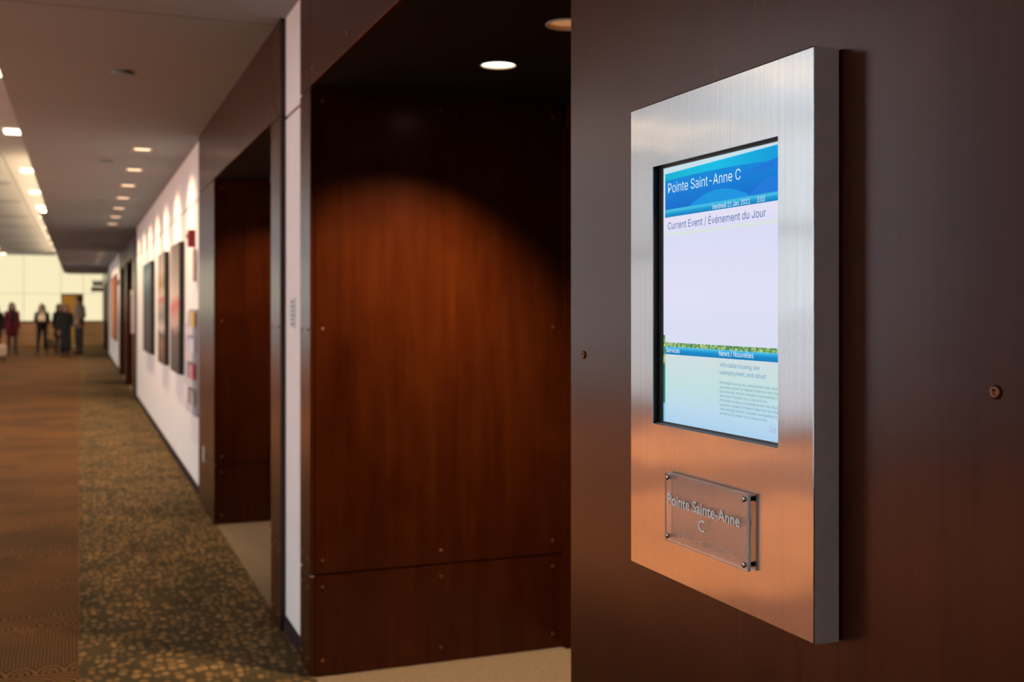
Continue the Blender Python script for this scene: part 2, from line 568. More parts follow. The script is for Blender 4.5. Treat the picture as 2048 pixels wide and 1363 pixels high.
def downlight(loc, r, lit, label, group, power=1.0):
    x, y, z = loc
    d = empty('recessed_downlight', (x, y, z), label, 'ceiling light', group)
    lathe('trim_ring', [(r + 0.006, 0.0), (r + 0.006, -0.003), (r - 0.002, -0.003), (r - 0.002, 0.002)], (x, y, z), (0, 0, 1), M['steel_trim'] if not lit else M['dgrey'], d, 32, caps=False)
    lathe('reflector', [(r - 0.002, 0.0), (r * 0.97, 0.02), (r * 0.8, 0.09), (r * 0.5, 0.12)], (x, y, z), (0, 0, 1), M['reflector'], d, 32, caps=False)
    zz = z + (0.006 if lit else 0.010)
    rr = r * 0.985 if lit else r * 0.96
    lathe('lamp', [(rr, 0.0), (rr, 0.004)], (x, y, zz), (0, 0, 1), M['lamp_hot'] if lit else M['lamp_dim'], d, 32)
    if lit:
        add_light('downlight_beam', 'SPOT', (x, y, z - 0.004), ALCOVE_W * power, WARM, d, spot=106, blend=0.8, size=0.03, rot=Vector((-0.20, 0.15, -1.0)).to_track_quat('-Z', 'Y').to_euler())
    return d

PL = ['wooden portal framing the nearest door alcove, carrying the steel display', 'wooden portal just beyond the narrow white strip',
      'dark wooden portal past the row of paintings', 'dark wooden portal beside the orange banner', 'farthest pair of wooden portals, nearer one', 'farthest wooden portal next to the glowing end wall']
DL = ['double wooden doors inside the nearest alcove', 'double wooden doors inside the second alcove', 'double wooden doors in the alcove past the paintings',
      'double wooden doors in the alcove beside the orange banner', 'double wooden doors in the fifth alcove', 'double wooden doors in the farthest alcove']
for i, (y0, o0, o1, y1) in enumerate(PORT):
    tr = empty('trim_%d' % (i + 1), (XP, (y0 + y1) / 2, 0), PL[i], 'portal', kind='structure')
    near = i < 2
    yy1 = o1
    # dark core behind the panels (fills the wall)
    boxes('core', [(XP + 0.010, 2.3, y0 + 0.0005, o0 - 0.022, 0.0, ZC + 0.01), (XP + 0.010, 2.3, o1 + 0.022, y1 - 0.0005, 0.0, ZC + 0.01),
                   (XP + 0.010, 2.3, o0 - 0.03, o1 + 0.03, ZH + 0.022, ZC + 0.01), (XB + 0.06, 2.3, o0 - 0.03, o1 + 0.03, 0.0, ZH + 0.03)], M['wood_edge'] if near else M['wood_dark'], tr)
    # dark closing strip on the side of the portal that faces the camera
    box('side_strip', XP + 0.001, XW + 0.02, y0 - 0.004, y0 + 0.002, 0.0, ZC, M['wood_dark'], tr)
    for (ya, yb) in ((y0, o0), (o1, y1)):
        ins = 0.062 if yb - ya > 0.5 else 0.045
        ycols = [ya + ins, yb - ins]
        up = lo = hd = None
        if near:
            up = [(c, z) for c in ycols for z in (0.477, 1.415, 2.34)]
            lo = [(c, z) for c in ycols for z in (0.065, 0.358)]
            hd = [(c, z) for c in ycols for z in (2.47, 2.80)]
        front_panel(tr, ya, yb, 0.003, 0.412, lo)
        front_panel(tr, ya, yb, 0.420, 2.400, up)
        front_panel(tr, ya, yb, 2.408, ZC - 0.003, hd)
    hs = [(o0 + 0.06 + (o1 - o0 - 0.12) * t / 4, z) for t in range(5) for z in (2.47, 2.80)] if near else None
    front_panel(tr, o0, o1, ZH, ZC - 0.003, hs)
    # reveals
    for (yf, yk, nx) in ((o1, o1 + 0.02, -1), (o0, o0 - 0.02, 1)):
        for (za, zb, zs) in ((0.003, 0.412, (0.062, 0.362)), (0.420, ZH - 0.002, (0.472, 1.42, 2.35))):
            p = box('reveal_panel', XP + 0.021, XB + 0.03, yf, yk, za, zb, M['wood'], tr)
            if near:
                for xx in (0.926, 1.434, 1.952):
                    for zz in zs:
                        if xx == 1.434 and 1 < zz < 2:
                            continue
                        screw(p, (xx, yf, zz), (0, nx, 0))
    # alcove ceiling with cans
    ym = (o0 + o1) / 2
    cans = [(1.455, ym - 0.63), (1.455, ym + 0.01), (1.455, ym + 0.64)]
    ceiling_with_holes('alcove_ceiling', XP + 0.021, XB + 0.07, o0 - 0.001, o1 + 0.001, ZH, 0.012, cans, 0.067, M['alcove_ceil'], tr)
    if near:
        names = [('recessed can with an added dim glow nearest the camera side', 0), ('dim recessed can in the middle of the row', 0), ('bright round downlight by the far reveal', 1)]  # both cans without a beam get a dim glow disc for their tan inside
        for (cx, cy), (nm, lit) in zip(cans, names):
            downlight((cx, cy, ZH), 0.067, lit, nm + (' of the nearest alcove' if i == 0 else ' of the second alcove'), 'recessed cans in the door alcoves', 1.0 if i == 0 else 0.4)
    else:
        downlight((cans[2][0], cans[2][1], ZH), 0.067, 1, 'round downlight in the alcove of ' + ['', '', 'the portal past the paintings', 'the portal beside the orange banner', 'the fifth portal', 'the farthest portal'][i], 'recessed cans in the door alcoves', 0.4)
    # double doors at the back
    dr = empty('door_%d' % (i + 1), (XB, ym, 0), DL[i], 'door', kind='structure')
    boxes('door_frame', [(XB, XB + 0.06, o0, o0 + 0.10, 0.0, ZH), (XB, XB + 0.06, o1 - 0.03, o1, 0.0, ZH), (XB, XB + 0.06, o0, o1, 2.30, ZH)], M['wood'], dr)
    for s in (-1, 1):
        ya, yb = (o0 + 0.10, ym + 0.031) if s < 0 else (ym + 0.039, o1 - 0.03)
        lf = box('door_leaf', XB + 0.015, XB + 0.055, ya + 0.004, yb - 0.004, 0.01, 2.295, M['wood'], dr, 0.002, 1)
        hy = ym + 0.035 - 0.10 if s < 0 else ym + 0.035 + 0.10
        h = lathe('pull_handle', [(0.011, 0.0), (0.011, 0.45)], (XB - 0.035, hy, 0.85), (0, 0, 1), M['bronze'], lf, 12)
        for zz in (0.90, 1.25):
            lathe('handle_post', [(0.008, 0.0), (0.008, 0.055)], (XB - 0.035, hy, zz), (1, 0, 0), M['bronze'], lf, 10)

# ------------------------------------------------------------------ window wall on the left, back wall, end wall
wl = empty('wall_left', (XL, 20, 0), 'window wall across the concourse opposite the portals', 'wall', kind='structure')
BAYS = [(-5.6, -2.2), (-2.2, 1.2), (2.6, 6.2)] + [(8.25 + 3.6 * k, 8.25 + 3.6 * (k + 1)) for k in range(10)]  # nearest bays added to brighten the near wall, farthest for the ceiling
boxes('wall_mass', [(XL - 0.2, XL, YB, -5.6, 0, ZA + 0.06), (XL - 0.2, XL, 1.2, 2.6, 0, ZA + 0.06), (XL - 0.2, XL, -5.6, 1.2, 0, 0.15), (XL - 0.2, XL, -5.6, 1.2, ZWT, ZA + 0.06), (XL - 0.2, XL, 6.2, 8.25, 0, ZA + 0.06), (XL - 0.2, XL, BAYS[-1][1], YE, 0, ZA + 0.06), (XL - 0.2, XL, 2.6, 6.2, 0, 0.15), (XL - 0.2, XL, 2.6, 6.2, ZWT, ZA + 0.06),
                    (XL - 0.2, XL, 8.25, BAYS[-1][1], 0, 0.15), (XL - 0.2, XL, 8.25, BAYS[-1][1], ZWT, ZA + 0.06)], M['wallbeige'], wl)
for i, (ya, yb) in enumerate(BAYS):
    wn = empty('window_%d' % (i + 1), (XL - 0.1, (ya + yb) / 2, 0.15), '%s tall glazed window bay of the concourse, counted from the camera' % ORD[i], 'window', 'glazed window bays', 'structure')
    xa, xb_ = XL - 0.16, XL - 0.04
    boxes('window_frame', [(xa, xb_, ya, ya + 0.05, 0.15, ZWT), (xa, xb_, yb - 0.05, yb, 0.15, ZWT), (xa, xb_, ya + 0.05, yb - 0.05, 0.15, 0.21), (xa, xb_, ya + 0.05, yb - 0.05, ZWT - 0.06, ZWT)], M['alu'], wn)
    yc = (ya + yb) / 2
    boxes('mullion', [(XL - 0.14, XL - 0.06, ya + 0.05, yb - 0.05, 2.40, 2.46), (XL - 0.14, XL - 0.06, ya + 0.05, yb - 0.05, 3.60, 3.66), (XL - 0.14, XL - 0.06, yc - 0.03, yc + 0.03, 0.21, ZWT - 0.06)], M['alu'], wn)
    for (a, b2) in ((ya + 0.05, yc - 0.03), (yc + 0.03, yb - 0.05)):
        for (za, zb) in ((0.21, 2.40), (2.46, 3.60), (3.66, ZWT - 0.06)):
            box('pane', XL - 0.102, XL - 0.098, a, b2, za, zb, M['glass'], wn)
    if i < 2 or i > 3:  # unseen shades added to stop sun patches and soften the daylight
        sh_ = box('added_shade', XL - 0.022, XL - 0.020, ya + 0.03, yb - 0.03, 0.24, ZWT - 0.08, M['shade'], wn)
        box('shade_bar', XL - 0.030, XL - 0.012, ya + 0.03, yb - 0.03, 0.21, 0.24, M['alu'], wn)
        lathe('shade_roll', [(0.04, 0.0), (0.04, yb - ya - 0.06)], (XL - 0.02, ya + 0.03, ZWT - 0.05), (0, 1, 0), M['alu'], wn, 12)
tag(box('ground_outside', -120, XL - 0.2, -60, 140, -0.4, -0.15, M['snow']), 'snow covered ground outside the concourse windows', 'ground', kind='structure')
tag(box('wall_back', XL - 0.2, 2.4, YB - 0.2, YB, 0, ZA + 0.1, M['wallbeige']), 'beige wall closing the corridor behind the camera', 'wall', kind='structure')
wn2 = empty('wall_right_near', (XP, -4, 0), 'mahogany panelled wall continuing towards the camera', 'wall', kind='structure')
ya = PORT[0][0]
while ya > YB:
    yb, ya = ya, max(ya - 1.11, YB)
    box('panel', XP, XP + 0.02, ya + 0.003, yb - 0.003, 0.003, 0.412, M['wood'], wn2, 0.0012, 1)
    box('panel', XP, XP + 0.02, ya + 0.003, yb - 0.003, 0.420, ZC - 0.003, M['wood'], wn2, 0.0012, 1)
box('core', XP + 0.010, 2.3, YB, PORT[0][0], 0, ZC + 0.01, M['wood_edge'], wn2)

we = empty('wall_end', (-2, YE, 0), 'glowing cream backlit panel wall with brown wainscot at the corridor end', 'wall', kind='structure')
DX0, DX1 = -0.68, 0.16
box('wall_core', XL - 0.2, 2.4, YE + 0.06, YE + 0.16, 0, ZA + 0.1, M['darkcap'], we)
xs = [0.98, DX1 + 0.0, DX0, -2.08, -3.48, -4.88, XL - 0.2]
for a, b2 in zip(xs, xs[1:]):
    isd = abs(a - DX1) < 1e-6
    if not isd:
        box('backlit_panel', b2 + 0.006, a - 0.006, YE, YE + 0.04, 1.03, 2.13, M['panel_glow'], we)
        box('wainscot_panel', b2 + 0.004, a - 0.004, YE - 0.02, YE + 0.06, 0.0, 0.50, M['wainscot'], we)
        box('wainscot_panel', b2 + 0.004, a - 0.004, YE - 0.02, YE + 0.06, 0.51, 0.98, M['wainscot'], we)
        box('cap_rail', b2 - 0.0, a, YE - 0.05, YE + 0.05, 0.98, 1.03, M['darkcap'], we)
    box('backlit_panel', b2 + 0.006, a - 0.006, YE, YE + 0.04, 2.14, ZM, M['panel_glow'], we)
de = empty('door_7', (-0.26, YE, 0), 'olive brown door in the glowing end wall', 'door', kind='structure')
box('door_leaf', DX0 + 0.03, DX1 - 0.03, YE - 0.01, YE + 0.03, 0.005, 2.09, M['olive'], de, 0.003, 1)
boxes('door_frame', [(DX0, DX0 + 0.03, YE - 0.03, YE + 0.04, 0, 2.13), (DX1 - 0.03, DX1, YE - 0.03, YE + 0.04, 0, 2.13), (DX0 + 0.03, DX1 - 0.03, YE - 0.03, YE + 0.04, 2.095, 2.13)], M['darkcap'], de)
lathe('door_knob', [(0.012, 0), (0.012, 0.04), (0.03, 0.05), (0.03, 0.07), (0.01, 0.08)], (DX0 + 0.10, YE - 0.01, 1.0), (0, -1, 0), M['bronze'], de, 12)

# ------------------------------------------------------------------ lamps of the place
for k in range(7):
    yy = 9.8 + 1.46 * k
    d = empty('soffit_downlight', (0.50, yy, ZC), '%s square downlight in the soffit row washing the painting wall, counted from the camera' % ORD[k], 'ceiling light', 'soffit downlights over the painting wall')
    boxes('trim_ring', [(0.42, 0.58, yy - 0.08, yy - 0.06, ZC - 0.006, ZC), (0.42, 0.58, yy + 0.06, yy + 0.08, ZC - 0.006, ZC), (0.42, 0.44, yy - 0.06, yy + 0.06, ZC - 0.006, ZC), (0.56, 0.58, yy - 0.06, yy + 0.06, ZC - 0.006, ZC)], M['steel_trim'], d)
    box('lamp', 0.44, 0.56, yy - 0.06, yy + 0.06, ZC - 0.003, ZC - 0.001, M['lamp_soffit'], d)
    add_light('downlight_beam', 'SPOT', (0.50, yy, ZC - 0.012), SOFFIT_W, WARM, d, spot=140, blend=1.0, size=0.05)
for k in range(4):
    yy = 28.6 + 2.0 * k
    d = empty('soffit_downlight', (0.50, yy, ZC), '%s square downlight in the far soffit row near the orange banner, counted from the camera' % ORD[k], 'ceiling light', 'far soffit downlights')
    boxes('trim_ring', [(0.42, 0.58, yy - 0.08, yy - 0.06, ZC - 0.006, ZC), (0.42, 0.58, yy + 0.06, yy + 0.08, ZC - 0.006, ZC), (0.42, 0.44, yy - 0.06, yy + 0.06, ZC - 0.006, ZC), (0.56, 0.58, yy - 0.06, yy + 0.06, ZC - 0.006, ZC)], M['steel_trim'], d)
    box('lamp', 0.44, 0.56, yy - 0.06, yy + 0.06, ZC - 0.003, ZC - 0.001, M['lamp_soffit'], d)
    add_light('downlight_beam', 'SPOT', (0.50, yy, ZC - 0.012), SOFFIT_W, WARM, d, spot=140, blend=1.0, size=0.05)

main_y = [-3.8, -0.2, 3.6, 7.3, 11.0, 14.6, 18.6, 22.0, 25.2, 27.8, 31.3, 35.2, 39.0, 43.0, 46.8]  # lamps at both row ends added to light the back and the wainscot
for k, yy in enumerate(main_y):
    for x, nm in ((-0.74, 'beside the soffit edge'), (-2.75, 'in the added outer concourse row')):  # outer row is added to light the floor warmly
        d = empty('concourse_downlight', (x, yy, ZM), '%s square ceiling light %s, counted from the camera' % (ORD[k], nm), 'ceiling light', 'concourse ceiling lights ' + nm)
        boxes('trim_ring', [(x - 0.13, x + 0.13, yy - 0.13, yy - 0.10, ZM - 0.008, ZM), (x - 0.13, x + 0.13, yy + 0.10, yy + 0.13, ZM - 0.008, ZM), (x - 0.13, x - 0.10, yy - 0.10, yy + 0.10, ZM - 0.008, ZM), (x + 0.10, x + 0.13, yy - 0.10, yy + 0.10, ZM - 0.008, ZM)], M['steel_trim'], d)
        box('lamp', x - 0.10, x + 0.10, yy - 0.10, yy + 0.10, ZM - 0.045, ZM - 0.001, M['lamp_main'], d)
        add_light('downlight_beam', 'SPOT', (x, yy, ZM - 0.055), MAIN_W * (1.7 if yy > 12 else 1.0), WARM, d, spot=110, blend=0.6, size=0.09)
cv = empty('added_cove_light', (XE - 0.05, 31, ZC + 0.03), 'added warm trough hidden along the soffit edge to brighten the concourse ceiling', 'cove light')  # hidden trough added to brighten the far concourse ceiling
boxes('trough', [(XE - 0.11, XE, 17.0, 45.3, ZC + 0.022, ZC + 0.03), (XE - 0.11, XE - 0.105, 17.0, 45.3, ZC + 0.03, ZC + 0.08)], M['soffit'], cv)
box('lamp_strip', XE - 0.08, XE - 0.03, 17.05, 45.25, ZC + 0.031, ZC + 0.05, emit('added_cove_glow', (1.0, 0.62, 0.32), 85.0), cv)
for k, yy in enumerate([5.2, 8.4, 11.6, 12.9, 16.0, 19.2]):  # nearest strip added to warm the floor
    d = empty('linear_ceiling_light', (-4.6, yy, ZM), '%s long warm strip light hung across the window bay, counted from the camera' % ORD[k], 'ceiling light', 'linear strip lights')
    box('housing', -5.9, -3.15, yy - 0.06, yy + 0.06, ZM - 0.03, ZM, M['steel_trim'], d)
    for xx in (-5.5, -3.5):
        lathe('suspension_rod', [(0.006, 0.0), (0.006, ZA - ZM)], (xx, yy, ZM), (0, 0, 1), M['steel_trim'], d, 8)
    add_light('added_floor_beam', 'SPOT', (-4.5, yy, ZM - 0.05), 150.0, WARM, d, spot=120, blend=0.7, size=0.1)  # added spot under each strip, throws warm light on the floor
    box('diffuser', -5.88, -3.17, yy - 0.045, yy + 0.045, ZM - 0.036, ZM - 0.0305, M['lamp_strip'], d)
for k, yy in enumerate([20.9, 24.4, 28.3, 31.6, 35.4, 39.6, 43.6]):
    d = empty('air_diffuser', (-1.7, yy, ZM), '%s slotted air diffuser across the concourse ceiling, counted from the camera' % ORD[k], 'air diffuser', 'slotted air diffusers')
    box('plate', -2.25, -1.08, yy - 0.22, yy + 0.22, ZM - 0.012, ZM - 0.001, M['ceil'], d)
    for s in (-0.13, 0.0, 0.13):
        box('slot', -2.2, -1.13, yy + s - 0.025, yy + s + 0.025, ZM - 0.014, ZM - 0.0125, M['dgrey'], d)
for k, yy in enumerate([6.66, 10.7, 14.6]):
    d = empty('sprinkler_cover', (0.23, yy, ZC), '%s flat round sprinkler cover on the soffit, counted from the camera' % ORD[k], 'sprinkler', 'round sprinkler covers')
    lathe('cover_plate', [(0.06, -0.004), (0.06, -0.016), (0.055, -0.020)], (0.23, yy, ZC), (0, 0, 1), M['soffit'], d, 24, smooth=False)
    lathe('collar', [(0.035, 0.0), (0.035, -0.006)], (0.23, yy, ZC), (0, 0, 1), M['dgrey'], d, 20)

# ------------------------------------------------------------------ steel display
FONT = None
try:
    import os
    FONT = bpy.data.fonts.load(os.path.join(bpy.utils.system_resource('DATAFILES', path='fonts'), 'Inter.woff2'))
except Exception:
    FONT = None

def text_mesh(body, font=None):
    cu = bpy.data.curves.new('lettering', 'FONT')
    cu.body = body
    cu.size = 1.0
    cu.resolution_u = 3
    if font:
        cu.font = font
    return cu

def text_geo(body, offset=0.0, extrude=0.0, font=None):
    cu = text_mesh(body, font)
    cu.offset = offset
    cu.extrude = extrude
    o = bpy.data.objects.new('t', cu)
    COL.objects.link(o)
    dg = bpy.context.evaluated_depsgraph_get()
    me = bpy.data.meshes.new_from_object(o.evaluated_get(dg))
    bpy.data.objects.remove(o)
    bpy.data.curves.remove(cu)
    return me

def cap_height(font):
    h = text_geo('H', font=font)
    c = max(v.co.y for v in h.vertices)
    bpy.data.meshes.remove(h)
    return c
CAPS = {False: cap_height(None), True: cap_height(FONT)}

def lettering(name, body, x, yl, yr, zb, cap, m, parent, offset=0.0, thick=0.0, right_clip=None, sans=True):
    """flat lettering on a plane x=const facing -x, from yl (left, larger y) to yr"""
    me = text_geo(body, offset, 0.02 if thick else 0.0, FONT if sans else None)
    xs_ = [v.co.x for v in me.vertices]
    x0, x1 = min(xs_), max(xs_)
    sx = (yl - yr) / (x1 - x0)
    sz = cap / CAPS[sans]
    for v in me.vertices:
        a, b2, c = v.co
        v.co = (x - (c / 0.02 * thick * 0.5 if thick else 0.0), yl - (a - x0) * sx, zb + b2 * sz)
    if right_clip is not None:
        bm = bmesh.new(); bm.from_mesh(me)
        bmesh.ops.bisect_plane(bm, geom=list(bm.verts) + list(bm.edges) + list(bm.faces), plane_co=(0, right_clip, 0), plane_no=(0, -1, 0), clear_outer=True)
        bm.to_mesh(me); bm.free()
    me.name = name
    return link(name, me, m, parent)

XF = 0.834            # steel front
PY0, PY1 = 1.107, 1.585
PZ0, PZ1 = 1.090, 1.822
OY0, OY1 = 1.181, 1.511
OZ0, OZ1 = 1.3218, 1.7222
disp = empty('display_panel', (XP, (PY0 + PY1) / 2, PZ0), 'wall display in a brushed steel surround with lit room schedule, on the nearest portal', 'display', 'steel room displays')

def steel_frame():
    bm = bmesh.new()
    xb = XP - 0.004
    def ring(x, y0, y1, z0, z1):
        return [bm.verts.new((x, y0, z0)), bm.verts.new((x, y1, z0)), bm.verts.new((x, y1, z1)), bm.verts.new((x, y0, z1))]
    of, ob = ring(XF, PY0, PY1, PZ0, PZ1), ring(xb, PY0, PY1, PZ0, PZ1)
    jf, jb = ring(XF, OY0, OY1, OZ0, OZ1), ring(XF + 0.0015, OY0, OY1, OZ0, OZ1)
    outer = []
    for i in range(4):
        j = (i + 1) % 4
        bm.faces.new((of[i], of[j], jf[j], jf[i]))
        bm.faces.new((of[j], of[i], ob[i], ob[j]))
        bm.faces.new((jf[i], jf[j], jb[j], jb[i]))
    bmesh.ops.recalc_face_normals(bm, faces=bm.faces)
    bm.edges.ensure_lookup_table()
    es = [e for e in bm.edges if set(e.verts) <= set(of) or (e.verts[0] in of and e.verts[1] in ob) or (e.verts[1] in of and e.verts[0] in ob)]
    es = [e for e in es if len(e.link_faces) == 2]
    bmesh.ops.bevel(bm, geom=es, offset=0.0022, segments=4, affect='EDGES', profile=0.5)
    for f in bm.faces:
        f.material_index = 1 if abs(f.normal.x) < 0.2 else 0
    o = finish('steel_surround', bm, M['steel'], disp)
    o.data.materials.append(plain('lightened_steel_return', (0.85, 0.74, 0.69), 0.6, metal=0.15, noise=0.05, scale=40))  # same steel on the returns, colour lightened to look better lit
    return o
steel_frame()
# black well around the screen
XS = 0.846
boxes('screen_well', [(XF + 0.0016, XS + 0.012, OY0 - 0.004, OY0, OZ0 - 0.004, OZ1 + 0.004), (XF + 0.0016, XS + 0.012, OY1, OY1 + 0.004, OZ0 - 0.004, OZ1 + 0.004),
                      (XF + 0.0016, XS + 0.012, OY0, OY1, OZ0 - 0.004, OZ0), (XF + 0.0016, XS + 0.012, OY0, OY1, OZ1, OZ1 + 0.004)], M['black'], disp)
SY0, SY1, SZ0, SZ1 = 1.194, 1.498, 1.3262, 1.7183
boxes('bezel', [(XS - 0.001, XS + 0.01, OY0, SY0, OZ0, OZ1), (XS - 0.001, XS + 0.01, SY1, OY1, OZ0, OZ1), (XS - 0.001, XS + 0.01, SY0, SY1, OZ0, SZ0), (XS - 0.001, XS + 0.01, SY0, SY1, SZ1, OZ1)], M['dgrey'], disp)
box('bezel_lip', XS - 0.006, XS - 0.001, OY0, OY1, OZ0, OZ0 + 0.0012, M['grey'], disp)

def screen_material():
    """whole-screen picture behind the text blocks: lavender white page, pale green lower half fading into blue"""
    m, nt, b = mat('screen_page')
    tc = N(nt, 'ShaderNodeTexCoord')
    sp = N(nt, 'ShaderNodeSeparateXYZ')
    L(nt, tc.outputs['Generated'], sp.inputs[0])
    c = ramp(nt, sp.outputs[2], [(0.0, s2l(170, 208, 236)), (0.07, s2l(186, 216, 234)), (0.16, s2l(192, 222, 222)), (0.262, s2l(205, 220, 224)), (0.30, s2l(214, 220, 240)), (0.5, s2l(222, 221, 244)), (0.735, s2l(216, 217, 244)), (0.78, s2l(226, 222, 244)), (0.985, s2l(196, 222, 232))])
    e = nt.nodes['Principled BSDF']
    L(nt, c, e.inputs['Emission Color'])
    e.inputs['Emission Strength'].default_value = 1.0
    e.inputs['Base Color'].default_value = (0.01, 0.01, 0.01, 1)
    e.inputs['Roughness'].default_value = 0.35
    e.inputs['Specular IOR Level'].default_value = 0.04
    return m

scr = box('screen', XS, XS + 0.004, SY0, SY1, SZ0, SZ1, screen_material(), disp)

def grad_emit(name, stops, axis=2):
    m, nt, b = mat(name)
    tc = N(nt, 'ShaderNodeTexCoord')
    sp = N(nt, 'ShaderNodeSeparateXYZ')
    L(nt, tc.outputs['Generated'], sp.inputs[0])
    L(nt, ramp(nt, sp.outputs[axis], stops), b.inputs['Emission Color'])
    b.inputs['Emission Strength'].default_value = 1.0
    b.inputs['Base Color'].default_value = (0.01, 0.01, 0.01, 1)
    b.inputs['Specular IOR Level'].default_value = 0.04
    return m

def sheet(name, pts, layer, m):
    """flat picture block on the screen; pts (y,z) list"""
    x = XS - 0.00012 * layer
    me = bpy.data.meshes.new(name)
    me.from_pydata([(x, p[0], p[1]) for p in pts], [], [list(range(len(pts)))])
    return link(name, me, m, scr)

def rect(name, ya, yb, za, zb, layer, m):
    return sheet(name, [(ya, za), (ya, zb), (yb, zb), (yb, za)], layer, m)

CL = 1.4925   # left edge of page content
rect('header_band', CL, SY0, 1.6537, 1.7089, 1, grad_emit('header_blue', [(0.0, s2l(0, 106, 204)), (0.55, s2l(0, 126, 214)), (1.0, s2l(0, 138, 218))]))
# cyan crest across the top of the header
top = []
n = 24
for i in range(n + 1):
    t = i / n
    top.append((CL + (SY0 - CL) * t, 1.6985 + 0.004 * math.sin(t * 2.6) - 0.006 * t))
sheet('header_crest', [(CL, 1.7089), (SY0, 1.7145)] + list(reversed(top)), 2, grad_emit('header_cyan', [(0.0, s2l(0, 152, 216)), (0.5, s2l(0, 186, 230)), (1.0, s2l(0, 176, 208))], 1))
def wave(name, pts, col):
    sheet(name, pts, 3, emit(name + '_light', s2l(*col), 1.0))
def arc_sheet(name, y0, y1, zbase, h, col, k=1.0):
    pts = [(y1, zbase), (y0, zbase)] if False else []
    for i in range(17):
        t = i / 16
        pts.append((y0 + (y1 - y0) * t, zbase + h * math.sin(math.pi * t * k)))
    pts.append((y1, 1.6537)); pts.append((y0, 1.6537))
    sheet(name, pts, 3, emit(name + '_light', s2l(*col), 1.0))
arc_sheet('header_wave', 1.420, 1.265, 1.6545, 0.0165, (0, 146, 222), 0.96)
arc_sheet('header_wave', 1.262, SY0, 1.656, 0.0190, (12, 118, 216), 0.62)
sheet('header_swoop', [(1.30, 1.6835), (1.255, 1.690), (SY0, 1.6985), (SY0, 1.6875), (1.23, 1.6835)], 3, emit('swoop_light', s2l(8, 116, 214), 1.0))
rect('date_strip', CL, SY0, 1.6416, 1.6537, 4, grad_emit('date_blue', [(0.0, s2l(0, 124, 190)), (0.45, s2l(12, 150, 208)), (0.8, s2l(70, 190, 228)), (1.0, s2l(40, 160, 215))]))
rect('event_rule', CL, SY0, 1.6125, 1.6175, 2, emit('pale_green_rule', s2l(214, 226, 224), 1.0))

def trees_material():
    m, nt, b = mat('leafy_photo_strip')
    tc = N(nt, 'ShaderNodeTexCoord')
    nz = N(nt, 'ShaderNodeTexNoise', Scale=190.0, Detail=3.0)
    L(nt, tc.outputs['Object'], nz.inputs['Vector'])
    L(nt, ramp(nt, nz.outputs[0], [(0.30, s2l(20, 92, 74)), (0.44, s2l(56, 138, 70)), (0.54, s2l(134, 176, 92)), (0.62, s2l(196, 206, 140)), (0.72, s2l(70, 140, 200))]), b.inputs['Emission Color'])
    b.inputs['Emission Strength'].default_value = 1.0
    b.inputs['Base Color'].default_value = (0.01, 0.01, 0.01, 1)
    return m
tm = trees_material()
rect('photo_margin', SY1, CL + 0.0, 1.4130, 1.4600, 1, tm)
rect('photo_margin', SY1, CL, 1.355, 1.4130, 1, emit('photo_lawn', s2l(30, 130, 106), 1.0))
rect('photo_margin', SY1, CL, SZ0, 1.355, 1, emit('photo_water', s2l(120, 198, 226), 1.0))
rect('photo_strip', CL, SY0, 1.4425, 1.4488, 2, tm)
rect('services_bar', CL, SY0, 1.4307, 1.4425, 3, grad_emit('services_blue', [(0.0, s2l(0, 120, 184)), (0.5, s2l(0, 138, 202)), (0.85, s2l(60, 178, 226)), (1.0, s2l(90, 196, 234))]))
for k in range(5):
    rect('column_rule', 1.3414, 1.3403, 1.366 + k * 0.0135, 1.374 + k * 0.0135, 2, emit('rule_green', s2l(168, 196, 160), 1.0))
TW = emit('screen_white_type', s2l(226, 244, 250), 1.0)
TB = emit('screen_blue_type', s2l(52, 98, 166), 1.0)
TB2 = emit('screen_pale_blue_type', s2l(70, 140, 182), 1.0)
TB3 = emit('screen_teal_type', s2l(86, 150, 172), 1.0)
XT = XS - 0.0008
lettering('title_lettering', 'Pointe Saint-Anne C', XT, 1.482, 1.2835, 1.6785, 0.0150, TW, scr, -0.004)
lettering('date_lettering', 'Vendredi 21 Jan. 2011', XT, 1.3566, 1.2610, 1.6432, 0.0070, TW, scr)
lettering('time_lettering', '3:03', XT, 1.2440, 1.2260, 1.6432, 0.0070, TW, scr)
lettering('event_lettering', 'Current Event / Événement du Jour', XT, 1.483, 1.2240, 1.6228, 0.0108, TB, scr, 0.0)
lettering('services_lettering', 'Services', XT, 1.489, 1.448, 1.4336, 0.0074, TW, scr)
lettering('news_lettering', 'News / Nouvelles', XT, 1.338, 1.2527, 1.4340, 0.0074, TW, scr)
lettering('headline_lettering', 'Affordable housing, low', XT, 1.3355, 1.2385, 1.4185, 0.0058, TB2, scr)
lettering('headline_lettering', 'unemployment, and robust', XT, 1.3355, 1.2240, 1.4080, 0.0058, TB2, scr)
para = ['Affordable housing, low unemployment, and robust', 'population growth all helped Fredericton earn the top', 'spot amongst Atlantic Canadian municipalities in an', "annual list of Canada's top 10 places to live."]
for k in range(8):
    wd = [0.1405, 0.150, 0.146, 0.1155][k % 4]
    lettering('news_body_lettering', para[k % 4], XT, 1.336, 1.336 - wd, 1.3945 - 0.00617 * k, 0.0039, TB3, scr, 0.0, right_clip=1.1945)
# faint lavender mark at the page foot
for (ya, yb, za, zb) in ((1.2165, 1.2150, 1.3375, 1.3475), (1.2150, 1.2085, 1.3460, 1.3475), (1.2135, 1.2100, 1.3385, 1.3440), (1.2070, 1.2030, 1.3375, 1.3455)):
    rect('corner_mark', ya, yb, za, zb, 2, emit('corner_mark_lavender', s2l(176, 186, 232), 1.0))

